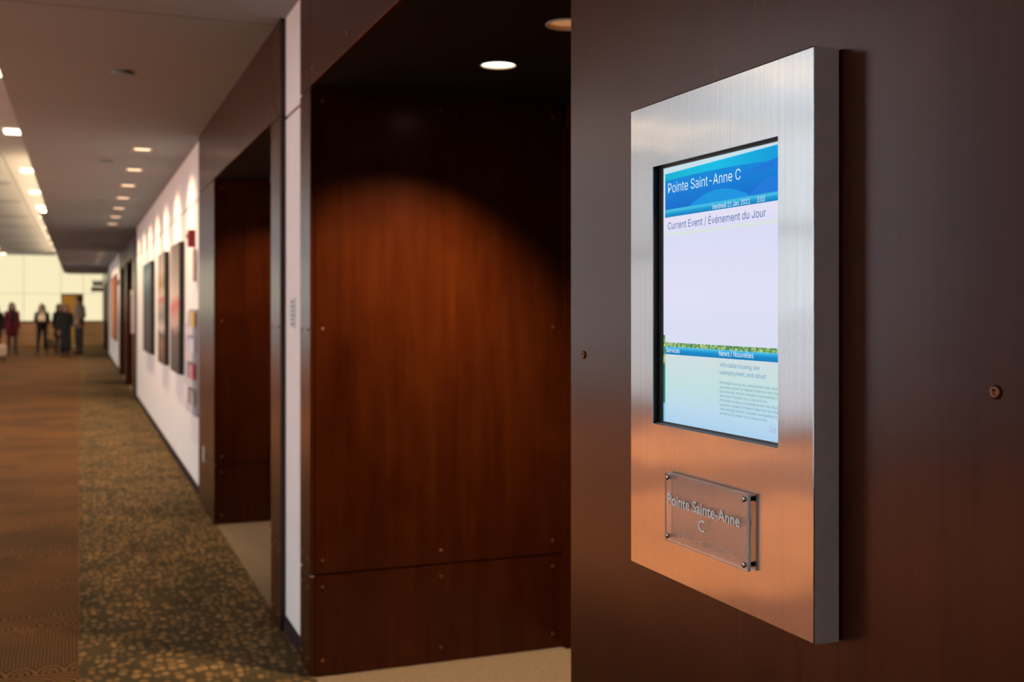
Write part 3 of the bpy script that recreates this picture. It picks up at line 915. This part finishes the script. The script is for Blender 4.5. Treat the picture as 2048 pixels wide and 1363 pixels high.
# ------------------------------------------------------------------ acrylic room sign on the steel
AX0, AX1 = 0.8238, 0.8298
AY0, AY1, AZ0, AZ1 = 1.2356, 1.4546, 1.1520, 1.2546
sg = empty('room_sign', (AX1, 1.345, AZ0), 'frosted acrylic sign with white room name and braille under the lit screen', 'sign')
ap = box('acrylic_plate', AX0, AX1, AY0, AY1, AZ0, AZ1, M['acrylic'], sg, 0.0006, 2)
edge = plain('light_piping_edge', (0.95, 0.945, 0.94), 0.35)  # white edge stands in for light piped through the acrylic
eb = edge.node_tree.nodes['Principled BSDF']
eb.inputs['Subsurface Weight'].default_value = 1.0
eb.inputs['Subsurface Radius'].default_value = (1.0, 1.0, 1.0)
eb.inputs['Subsurface Scale'].default_value = 0.012
ap.data.materials.append(edge)
for f in ap.data.polygons:
    f.material_index = 1 if abs(f.normal.x) < 0.3 else 0
for yy in (AY0 + 0.0075, AY1 - 0.0075):
    for zz in (AZ0 + 0.0075, AZ1 - 0.0075):
        so = lathe('standoff', [(0.0042, 0.0), (0.0042, 0.0007), (0.0034, 0.0016), (0.0012, 0.0018)], (AX0, yy, zz), (-1, 0, 0), M['steel'], sg, 16)
        lathe('standoff_post', [(0.0030, 0.0), (0.0030, 0.0048)], (XF, yy, zz), (-1, 0, 0), M['dgrey'], so, 12)
lettering('room_name_lettering', 'Pointe Sainte-Anne', AX0 - 0.0006, 1.4444, 1.2514, 1.2078, 0.0160, M['print_white'], sg, 0.012, 0.0010, sans=False)
lettering('room_name_lettering', 'C', AX0 - 0.0006, 1.3567, 1.3400, 1.1838, 0.0160, M['print_white'], sg, 0.010, 0.0010, sans=False)
BR = {'a': '1', 'c': '14', 'e': '15', 'i': '24', 'n': '1345', 'o': '135', 'p': '1234', 's': '234', 't': '2345', '-': '36', '^': '6', ' ': ''}
bm = bmesh.new()
py = 1.421
for ch in '^pointe ^sainte-^anne ^c':
    for d in BR[ch]:
        d = int(d) - 1
        oy, oz = (d // 3) * 0.0027, (d % 3) * 0.0027
        bmesh.ops.create_icosphere(bm, subdivisions=1, radius=0.0009, matrix=Matrix.Translation((AX0 - 0.0001, py - oy, 1.1700 - oz)))
    py -= 0.0067
bo = finish('braille_dots', bm, M['braille'], sg, smooth=True)
bo['kind'] = 'stuff'

# the far portal carries the same display
d2 = copy_tree(disp, (0, 18.55, 0), None, skip=('title_lettering', 'date_lettering', 'time_lettering', 'event_lettering', 'services_lettering', 'news_lettering', 'headline_lettering', 'news_body_lettering', 'corner_mark', 'column_rule', 'header_wave', 'header_swoop'))
d2['label'] = 'small distant steel display on the portal past the paintings'

# ------------------------------------------------------------------ things on the white wall
def band_paint(name, stops, rough=0.75, nscale=3.0, warp=0.25):
    m, nt, b = mat(name)
    tc = N(nt, 'ShaderNodeTexCoord')
    sp = N(nt, 'ShaderNodeSeparateXYZ')
    L(nt, tc.outputs['Generated'], sp.inputs[0])
    nz = N(nt, 'ShaderNodeTexNoise', Scale=nscale, Detail=4.0)
    L(nt, tc.outputs['Generated'], nz.inputs['Vector'])
    ad = N(nt, 'ShaderNodeMath', operation='MULTIPLY_ADD')
    L(nt, nz.outputs[0], ad.inputs[0]); ad.inputs[1].default_value = warp
    L(nt, sp.outputs[2], ad.inputs[2])
    sb = N(nt, 'ShaderNodeMath', operation='SUBTRACT')
    L(nt, ad.outputs[0], sb.inputs[0]); sb.inputs[1].default_value = warp * 0.5
    L(nt, ramp(nt, sb.outputs[0], stops), b.inputs['Base Color'])
    b.inputs['Roughness'].default_value = rough
    return m

P_A = band_paint('blue_abstract_paint', [(0.0, (0.015, 0.012, 0.014)), (0.25, (0.05, 0.035, 0.04)), (0.5, (0.045, 0.06, 0.07)), (0.65, (0.05, 0.10, 0.12)), (0.85, (0.16, 0.26, 0.28)), (1.0, (0.03, 0.10, 0.12))], warp=0.35)
P_B = band_paint('banded_abstract_paint', [(0.0, (0.08, 0.05, 0.04)), (0.20, (0.22, 0.11, 0.06)), (0.26, (0.10, 0.08, 0.07)), (0.32, (0.55, 0.5, 0.46)), (0.42, (0.20, 0.22, 0.19)), (0.52, (0.35, 0.31, 0.27)), (0.58, (0.42, 0.14, 0.10)), (0.62, (0.5, 0.45, 0.38)), (0.72, (0.28, 0.22, 0.08)), (0.84, (0.38, 0.34, 0.31)), (1.0, (0.22, 0.20, 0.19))], warp=0.06)
P_C = band_paint('grey_white_abstract_paint', [(0.0, (0.05, 0.04, 0.035)), (0.30, (0.10, 0.075, 0.06)), (0.38, (0.5, 0.38, 0.33)), (0.52, (0.5, 0.15, 0.13)), (0.60, (0.55, 0.48, 0.43)), (0.78, (0.30, 0.27, 0.25)), (1.0, (0.14, 0.12, 0.11))], warp=0.16)
M['canvas_edge'] = plain('black_canvas_edge', (0.006, 0.007, 0.006), 0.6)
def painting(y0, y1, z0, z1, m, label):
    p = empty('painting', (XW, (y0 + y1) / 2, z0), label, 'painting', 'paintings on the white wall')
    boxes('canvas_edge', [(XW - 0.05, XW - 0.002, y0, y1, z0, z1)], M['canvas_edge'], p)
    box('painted_canvas', XW - 0.0515, XW - 0.05, y0 + 0.002, y1 - 0.002, z0 + 0.002, z1 - 0.002, m, p)
    return p
painting(10.42, 11.42, 0.90, 2.12, P_C, 'grey and white abstract painting on black edged canvas, nearest of three')
painting(12.25, 13.30, 0.90, 2.12, P_B, 'banded multicolour abstract painting with thin red stripe, middle of three')
painting(14.65, 16.45, 0.92, 2.12, P_A, 'dark blue and teal abstract painting, farthest of three')
M['orange'] = band_paint('orange_banner_print', [(0.0, (0.50, 0.13, 0.025)), (0.45, (0.62, 0.20, 0.04)), (0.8, (0.45, 0.12, 0.03)), (1.0, (0.25, 0.07, 0.03))], warp=0.3)
p = empty('wall_banner', (XW, 30.2, 0.7), 'tall orange picture on the white wall past the dark portals', 'banner')
box('print', XW - 0.045, XW - 0.043, 29.15, 33.2, 0.72, 2.36, M['orange'], p)
boxes('backing', [(XW - 0.043, XW - 0.002, 29.13, 33.22, 0.70, 2.38)], M['wood_dark'], p)

def fire_alarm(y, z, label):
    a = empty('fire_alarm', (XW, y, z), label, 'fire alarm', 'red wall alarms')
    box('housing', XW - 0.055, XW - 0.001, y - 0.055, y + 0.055, z - 0.072, z + 0.072, M['red'], a, 0.008)
    box('strobe_lens', XW - 0.075, XW - 0.055, y - 0.03, y + 0.03, z + 0.0, z + 0.04, M['lens'], a, 0.006)
    for s in (-0.05, -0.035, -0.02):
        box('sounder_slot', XW - 0.0565, XW - 0.055, y - 0.035, y + 0.035, z + s, z + s + 0.006, M['black'], a)
fire_alarm(9.50, 2.09, 'red fire alarm strobe high on the white wall above the brochure rack')
fire_alarm(28.3, 2.15, 'small red fire alarm beside the distant orange banner')

# brochure rack, partly hidden by the portal
rk = empty('brochure_rack', (XW, 9.5, 0.62), 'grey wall brochure rack partly hidden behind the second portal', 'brochure rack')
box('back_board', XW - 0.012, XW - 0.001, 9.20, 9.86, 0.62, 1.50, M['grey'], rk)
for k in range(4):
    zb = 0.64 + 0.215 * k
    boxes('pocket', [(XW - 0.045, XW - 0.012, 9.21, 9.85, zb, zb + 0.008), (XW - 0.045, XW - 0.041, 9.21, 9.85, zb + 0.008, zb + 0.07), (XW - 0.041, XW - 0.012, 9.21, 9.216, zb + 0.008, zb + 0.07), (XW - 0.041, XW - 0.012, 9.844, 9.85, zb + 0.008, zb + 0.07)], M['lgrey'], rk)
cols = [[(0.35, 0.35, 0.38), (0.5, 0.46, 0.42), (0.2, 0.2, 0.24), (0.42, 0.4, 0.4)], [(0.45, 0.05, 0.06), (0.5, 0.42, 0.5), (0.5, 0.06, 0.07), (0.3, 0.3, 0.36)],
        [(0.62, 0.6, 0.72), (0.66, 0.66, 0.76), (0.55, 0.55, 0.68), (0.6, 0.6, 0.7)], [(0.75, 0.45, 0.05), (0.2, 0.28, 0.36), (0.78, 0.5, 0.06), (0.25, 0.35, 0.42)]]
rown = ['bottom', 'second lowest', 'second highest', 'top']
coln = [['grey', 'cream', 'charcoal', 'pale grey'], ['crimson', 'mauve', 'bright red', 'slate'], ['lavender', 'pale lavender', 'violet grey', 'lilac'], ['golden', 'navy grey', 'yellow', 'blue grey']]
posn = ['nearest the portal', 'second from the portal', 'third from the portal', 'farthest from the portal']
for k in range(4):
    for j in range(4):
        zb = 0.649 + 0.215 * k
        ya = 9.225 + 0.157 * j
        bm_ = box('brochure', XW - 0.036 + 0.002 * j, XW - 0.016, ya, ya + 0.14, zb, zb + 0.185, plain('brochure_cover', cols[k][j], 0.4))
        tag(bm_, '%s leaflet in the %s pocket of the wall rack, %s' % (coln[k][j], rown[k], posn[j]), 'brochure', 'leaflets in the wall rack')

hs = empty('sign_holder', (XW, 10.1, 0.92), 'clear sign holder with pale lavender sheet between rack and nearest painting', 'sign holder')
box('sheet', XW - 0.012, XW - 0.010, 9.97, 10.33, 0.93, 1.36, plain('lavender_sheet', (0.62, 0.60, 0.70), 0.5), hs)
box('backing', XW - 0.010, XW - 0.001, 9.955, 10.345, 0.915, 1.375, M['lgrey'], hs)
box('cover', XW - 0.018, XW - 0.015, 9.955, 10.345, 0.915, 1.375, M['glass'], hs)
nt_ = empty('thermostat', (XW, 9.33, 1.72), 'pale narrow wall controller below the red fire alarm', 'thermostat')
box('cover', XW - 0.03, XW - 0.001, 9.27, 9.40, 1.73, 1.99, plain('pale_pink_plastic', (0.62, 0.50, 0.44), 0.5), nt_, 0.004)
box('display_window', XW - 0.031, XW - 0.03, 9.30, 9.37, 1.90, 1.95, M['lgrey'], nt_)

# outlet on the second portal
ol = empty('wall_outlet', (XP, 8.51, 0.35), 'white wall outlet low on the far jamb of the second portal', 'outlet')
box('cover_plate', XP - 0.005, XP, 8.475, 8.545, 0.353, 0.467, M['lgrey'], ol, 0.002)
for zz in (0.385, 0.435):
    s = box('socket', XP - 0.0075, XP - 0.005, 8.493, 8.527, zz - 0.014, zz + 0.014, M['steel_trim'], ol, 0.002)
    for dy in (-0.007, 0.007):
        box('slot', XP - 0.0079, XP - 0.0075, 8.51 + dy - 0.001, 8.51 + dy + 0.001, zz - 0.005, zz + 0.006, M['black'], s)

# small sign on the narrow white strip
ns = empty('strip_sign', (XW, 4.985, 1.42), 'small pale sign with blue grey print on the narrow white strip', 'sign')
box('plate', XW - 0.004, XW - 0.0005, 4.91, 5.02, 1.415, 1.550, plain('pale_sign_plate', (0.62, 0.66, 0.70), 0.4), ns)
for k in range(6):
    box('print_line', XW - 0.0045, XW - 0.004, 4.925 + (0.012 if k % 2 else 0), 5.005, 1.428 + 0.02 * k, 1.438 + 0.02 * k, plain('blue_grey_print', (0.12, 0.20, 0.27), 0.5), ns)

# blade sign near the far end
bs = empty('blade_sign', (0.66, 41.9, 2.1), 'small grey projecting sign near the far end of the right wall', 'sign')
box('bracket', 0.40, XP, 41.885, 41.915, 2.50, 2.53, M['dgrey'], bs)
box('sign_plate', 0.45, 0.80, 41.88, 41.92, 2.33, 2.48, plain('warm_grey_sign', (0.24, 0.19, 0.14), 0.5), bs)
box('sign_plate', 0.40, 0.80, 41.88, 41.92, 2.13, 2.29, plain('taupe_sign', (0.30, 0.23, 0.15), 0.5), bs)
for xx in (0.5, 0.75):
    box('hanger', xx, xx + 0.01, 41.895, 41.905, 2.29, 2.50, M['dgrey'], bs)

# ------------------------------------------------------------------ people
def capsule(bm, p0, r0, p1, r1, n=12):
    p0, p1 = Vector(p0), Vector(p1)
    d = p1 - p0
    ln = d.length
    q = Vector((0, 0, 1)).rotation_difference(d.normalized()) if ln > 1e-6 else Vector((0, 0, 1)).rotation_difference(Vector((0, 0, 1)))
    prof = []
    for k in range(5):
        a = -math.pi / 2 + math.pi / 2 * k / 4
        prof.append((r0 * math.cos(a), r0 * math.sin(a)))
    for k in range(5):
        a = math.pi / 2 * k / 4
        prof.append((r1 * math.cos(a), ln + r1 * math.sin(a)))
    rings = []
    for r, h in prof:
        r = max(r, 0.0006)
        rings.append([bm.verts.new(p0 + q @ Vector((r * math.cos(2 * math.pi * i / n), r * math.sin(2 * math.pi * i / n), h))) for i in range(n)])
    for a, b2 in zip(rings, rings[1:]):
        for i in range(n):
            bm.faces.new((a[i], a[(i + 1) % n], b2[(i + 1) % n], b2[i]))
    bm.faces.new(list(reversed(rings[0]))); bm.faces.new(rings[-1])

def ellipsoid(bm, c, rx, ry, rz):
    bmesh.ops.create_uvsphere(bm, u_segments=16, v_segments=10, radius=1.0, matrix=Matrix.Translation(c) @ Matrix.Diagonal((rx, ry, rz, 1)))

def fuse(name, bm, voxel):
    me = bpy.data.meshes.new(name)
    bm.to_mesh(me); bm.free()
    o = bpy.data.objects.new('tmp', me)
    COL.objects.link(o)
    md = o.modifiers.new('r', 'REMESH')
    md.mode = 'VOXEL'
    md.voxel_size = voxel
    md.use_smooth_shade = True
    sm = o.modifiers.new('s', 'SMOOTH')
    sm.factor = 0.5; sm.iterations = 3
    dg = bpy.context.evaluated_depsgraph_get()
    out = bpy.data.meshes.new_from_object(o.evaluated_get(dg))
    bpy.data.objects.remove(o)
    bpy.data.meshes.remove(me)
    out.name = name
    return out

SKIN = plain('skin', (0.48, 0.26, 0.18), 0.5)
def person(loc, face, H, label, top, legs, shoes, hair, hair_len, arms, coat=None, coat_hem=0.5, stance=0.10, scarf=None, twist=0.0, female=True):
    """face = heading in degrees (0 = towards -Y, the camera); arms = (left, right): lists of (elbow, wrist) offsets in metres for H=1.7"""
    k = H / 1.7
    root = empty('person', loc, label, 'person', 'people standing at the end of the corridor')
    R = Matrix.Translation(loc) @ Matrix.Rotation(math.radians(face), 4, 'Z') @ Matrix.Diagonal((k, k, k, 1))
    sh = 0.17 if female else 0.20
    bm = bmesh.new()
    # legs (front is -y)
    feet = []
    for s in (-1, 1):
        hip = (s * 0.085, 0.0, 0.90); kn = (s * (0.085 + stance * 0.4), -0.015, 0.48); an = (s * (0.075 + stance), 0.02, 0.085)
        capsule(bm, hip, 0.085, kn, 0.058); capsule(bm, kn, 0.056, an, 0.042)
        capsule(bm, (an[0], 0.045, 0.045), 0.042, (an[0] + s * 0.015, -0.13, 0.034), 0.033)
    # trunk
    capsule(bm, (0.05, 0, 0.93), 0.10, (-0.05, 0, 0.93), 0.10)
    ellipsoid(bm, (0, 0, 1.06), 0.135 if female else 0.155, 0.095, 0.17)
    ellipsoid(bm, (0, 0.005, 1.26), 0.155 if female else 0.18, 0.11, 0.19)
    capsule(bm, (-sh + 0.03, 0.01, 1.385), 0.055, (sh - 0.03, 0.01, 1.385), 0.055)
    capsule(bm, (0, 0.012, 1.38), 0.055, (0, -0.005, 1.50), 0.048)
    # head with nose, chin and ears
    ellipsoid(bm, (0, -0.005, 1.595), 0.076, 0.096, 0.108)
    ellipsoid(bm, (0, -0.035, 1.535), 0.055, 0.062, 0.055)
    capsule(bm, (0, -0.098, 1.605), 0.010, (0, -0.112, 1.577), 0.015)
    for s in (-1, 1):
        ellipsoid(bm, (s * 0.077, 0.008, 1.588), 0.013, 0.022, 0.032)
    wr_pts = []
    for s, (el, wr) in zip((-1, 1), arms):
        S = Vector((s * sh, 0.01, 1.385)); E = S + Vector((s * el[0], el[1], el[2])); W = E + Vector((s * wr[0], wr[1], wr[2]))
        capsule(bm, S, 0.052, E, 0.040); capsule(bm, E, 0.040, W, 0.028)
        d = (W - E).normalized()
        side = d.cross(Vector((0, 1, 0.2))).normalized()
        nrm = side.cross(d).normalized()
        pc = W + d * 0.085
        for t in (-0.024, -0.008, 0.008, 0.024):
            capsule(bm, W + d * 0.01 + side * t * 0.6, 0.016, pc + side * t, 0.013)
        for t, ln in ((-0.027, 0.062), (-0.009, 0.078), (0.009, 0.083), (0.027, 0.072)):
            b0 = pc + side * t
            b1 = b0 + d * ln * 0.55 - nrm * 0.008 * s
            b3 = b1 + d * ln * 0.42 - nrm * 0.022 * s
            capsule(bm, b0, 0.0095, b1, 0.0088, 8); capsule(bm, b1, 0.0088, b3, 0.0075, 8)
        t0 = W + d * 0.03 + side * 0.026
        t1 = t0 + d * 0.035 + side * 0.026
        capsule(bm, t0, 0.0125, t1, 0.0105, 8); capsule(bm, t1, 0.0105, t1 + d * 0.032 + side * 0.004, 0.009, 8)
        wr_pts.append((W, d, pc + d * 0.05))
    me = fuse('body', bm, 0.0095)
    for m in (SKIN, top, legs, shoes):
        me.materials.append(m)
    for p in me.polygons:
        c = p.center
        hand = any((c - W).dot(d) > 0.0 and (c - W).length < 0.24 for W, d, _ in wr_pts)
        if c.z > 1.455 or hand:
            p.material_index = 0
        elif c.z < 0.085:
            p.material_index = 3
        elif c.z < 0.95 and abs(c.x) < 0.26 and not (abs(c.x) > 0.19 and c.z > 0.6):
            p.material_index = 2
        else:
            p.material_index = 1
    me.transform(R)
    link('body', me, None, root)
    # hair
    bm = bmesh.new()
    ellipsoid(bm, (0, 0.014, 1.628), 0.094, 0.104, 0.106)
    if hair_len > 0:
        for s in (-1, 1):
            capsule(bm, (s * 0.072, 0.0, 1.62), 0.040, (s * 0.092, -0.02, 1.62 - hair_len), 0.040)
        capsule(bm, (0, 0.075, 1.60), 0.060, (0, 0.095, 1.60 - hair_len), 0.050)
    hm = fuse('hair', bm, 0.011)
    hm.transform(R)
    link('hair', hm, hair, root)
    # eyes and mouth
    for s in (-1, 1):
        bm = bmesh.new(); ellipsoid(bm, (s * 0.031, -0.091, 1.607), 0.011, 0.008, 0.007)
        e = finish('eye', bm, M['dgrey'], root, smooth=True); e.data.transform(R)
    bm = bmesh.new(); ellipsoid(bm, (0, -0.090, 1.545), 0.022, 0.010, 0.006)
    e = finish('mouth', bm, plain('lips', (0.35, 0.10, 0.09), 0.4), root, smooth=True); e.data.transform(R)
    # coat
    if coat is not None:
        bm = bmesh.new()
        ellipsoid(bm, (0, 0.005, 1.25), 0.185 if female else 0.21, 0.135, 0.20)
        capsule(bm, (-sh + 0.02, 0.01, 1.380), 0.068, (sh - 0.02, 0.01, 1.380), 0.068)
        ellipsoid(bm, (0, 0.005, 1.07), 0.165 if female else 0.19, 0.125, 0.20)
        for s in (-1, 1):
            capsule(bm, (s * 0.055, 0.0, 1.0), 0.125, (s * 0.070, 0.0, coat_hem + 0.12), 0.130)
        for s, (el, wr) in zip((-1, 1), arms):
            S = Vector((s * sh, 0.01, 1.385)); E = S + Vector((s * el[0], el[1], el[2])); W = E + Vector((s * wr[0], wr[1], wr[2]))
            capsule(bm, S, 0.066, E, 0.056); capsule(bm, E, 0.056, E.lerp(W, 0.9), 0.043)
        capsule(bm, (0, 0.02, 1.40), 0.075, (0, 0.015, 1.445), 0.066)
        cm_ = fuse('coat', bm, 0.011)
        b2 = bmesh.new(); b2.from_mesh(cm_)
        bmesh.ops.bisect_plane(b2, geom=list(b2.verts) + list(b2.edges) + list(b2.faces), plane_co=(0, 0, coat_hem), plane_no=(0, 0, -1), clear_outer=True) if coat_hem < 0.85 else None
        b2.to_mesh(cm_); b2.free()
        cm_.transform(R)
        link('coat', cm_, coat, root)
    if scarf is not None:
        bm = bmesh.new()
        for i in range(10):
            a0, a1 = 2 * math.pi * i / 10, 2 * math.pi * (i + 1) / 10
            capsule(bm, (0.075 * math.cos(a0), 0.072 * math.sin(a0), 1.45), 0.030, (0.075 * math.cos(a1), 0.072 * math.sin(a1), 1.45), 0.030, 8)
        capsule(bm, (-0.03, -0.09, 1.44), 0.035, (-0.035, -0.145, 1.12), 0.040); capsule(bm, (0.03, -0.09, 1.44), 0.035, (0.035, -0.145, 1.14), 0.040)
        sm_ = fuse('scarf', bm, 0.011)
        sm_.transform(R)
        link('scarf', sm_, scarf, root)
    return root, R, wr_pts

def ground(u, v):
    d = F_PX * 1.5 / (v - 618.0)
    r = (u - 1024.0) / F_PX * d
    return (r * math.cos(THETA) + d * math.sin(THETA), d * math.cos(THETA) - r * math.sin(THETA), 0.0)

BLK = plain('black_cloth', (0.008, 0.008, 0.009), 0.8)
JEANS = plain('dark_jeans', (0.035, 0.045, 0.062), 0.85, noise=0.3)
REDC = plain('dark_red_coat', (0.125, 0.004, 0.018), 0.8, noise=0.15)
TAUPE = plain('grey_taupe_jacket', (0.20, 0.15, 0.105), 0.8, noise=0.15)
TEALJ = plain('very_dark_green_jacket', (0.014, 0.020, 0.018), 0.8)
CREAMS = plain('beige_scarf', (0.36, 0.29, 0.21), 0.8, noise=0.2)
HAIRD = plain('dark_brown_hair', (0.018, 0.010, 0.007), 0.5)
HAIRB = plain('light_brown_hair', (0.14, 0.075, 0.04), 0.5)
DOWN = ((0.035, 0.02, -0.27), (0.01, -0.03, -0.24))
FOLD = ((0.045, -0.02, -0.26), (-0.10, -0.20, 0.02))
BENT = ((0.04, 0.02, -0.26), (-0.02, -0.17, -0.14))

person(ground(24, 710), 18, 1.70, 'person in a dark red knee length coat with long dark hair', REDC, JEANS, BLK, HAIRD, 0.20, (DOWN, DOWN), REDC, 0.62, 0.04, scarf=BLK)
rp, Rm, wp = person(ground(84, 708), 0, 1.66, 'person in dark jacket and beige scarf holding pale papers', CREAMS, BLK, BLK, HAIRD, 0.16, (FOLD, FOLD), TEALJ, 0.88, 0.07, scarf=CREAMS)
person(ground(131, 713), 15, 1.64, 'person with light brown hair in a long black coat beside the taupe jacket', BLK, BLK, BLK, HAIRB, 0.14, (DOWN, BENT), BLK, 0.18, 0.0)
pb, Rb, wb = person(ground(118, 706), 40, 1.66, 'dark haired person in black half hidden, with a brown patterned bag', BLK, BLK, BLK, HAIRD, 0.18, (DOWN, DOWN), BLK, 0.55, 0.03)
person(ground(158, 708), -62, 1.92, 'tall person in a grey taupe jacket and dark jeans', TAUPE, JEANS, BLK, HAIRD, 0.0, (BENT, BENT), TAUPE, 0.80, 0.03, female=False)
person(ground(-9, 712), 0, 1.66, 'person in black cut off by the left picture edge', BLK, BLK, BLK, HAIRD, 0.15, (DOWN, DOWN), BLK, 0.6, 0.03)

# papers held by the second person
mid = Rm @ ((wp[0][2] + wp[1][2]) * 0.5)
pp = empty('papers', mid, 'pale papers held at the waist of the person with the beige scarf', 'papers')
bm = bmesh.new(); add_box(bm, -0.11, 0.11, -0.004, 0.004, -0.10, 0.14)
o = finish('sheet_stack', bm, plain('pale_paper', (0.50, 0.42, 0.33), 0.7), pp)
o.data.transform(Matrix.Translation(mid) @ Matrix.Rotation(math.radians(-40), 4, 'X') @ Matrix.Translation((0, -0.07, 0.05)))
# bag held by the half hidden person
hand = Rb @ wb[0][2]
hand = (hand[0] - 0.17, hand[1] - 0.05, hand[2])
def bag_mat():
    m, nt, b = mat('brown_checked_fabric')
    tc = N(nt, 'ShaderNodeTexCoord')
    ck = N(nt, 'ShaderNodeTexChecker', Scale=34.0)
    ck.inputs['Color1'].default_value = (0.16, 0.095, 0.05, 1); ck.inputs['Color2'].default_value = (0.05, 0.03, 0.018, 1)
    L(nt, tc.outputs['Object'], ck.inputs['Vector'])
    L(nt, ck.outputs[0], b.inputs['Base Color'])
    return m
bg_ = empty('tote_bag', (hand[0], hand[1], 0.25), 'brown checked tote bag hanging from the hand of the half hidden person', 'bag')
bm = bmesh.new()
vs = []
for (hw, hd, z) in ((0.17, 0.06, 0.16), (0.185, 0.075, 0.24), (0.175, 0.06, 0.40), (0.15, 0.03, 0.50)):
    vs.append([bm.verts.new((hand[0] + sx * hw, hand[1] + sy * hd, z)) for sx, sy in ((-1, -1), (1, -1), (1, 1), (-1, 1))])
for a, b2 in zip(vs, vs[1:]):
    for i in range(4):
        bm.faces.new((a[i], a[(i + 1) % 4], b2[(i + 1) % 4], b2[i]))
bm.faces.new(list(reversed(vs[0]))); bm.faces.new(vs[-1])
finish('bag_body', bm, bag_mat(), bg_, 0.015)
for sy in (-0.025, 0.025):
    bm = bmesh.new()
    pts = [Vector((hand[0] + 0.09 * math.cos(math.pi * t / 8), hand[1] + sy, 0.49 + (hand[2] - 0.02 - 0.49) * math.sin(math.pi * t / 8))) for t in range(9)]
    for a, b2 in zip(pts, pts[1:]):
        capsule(bm, a, 0.008, b2, 0.008, 6)
    finish('handle', bm, BLK, bg_, smooth=True)

# pale upholstered bench at the left picture edge
gx, gy, _ = ground(2, 722)
bn = empty('bench', (gx - 0.25, gy, 0), 'pale cream upholstered bench at the left picture edge', 'bench')
box('seat_cushion', gx - 0.7, gx + 0.13, gy, gy + 0.5, 0.14, 0.46, plain('cream_upholstery', (0.62, 0.48, 0.34), 0.8, noise=0.05), bn, 0.04, 3)
for sx in (gx - 0.62, gx + 0.05):
    for sy in (gy + 0.06, gy + 0.44):
        lathe('leg', [(0.018, 0.0), (0.024, 0.15)], (sx, sy, 0.0), (0, 0, 1), M['wood_dark'], bn, 10)
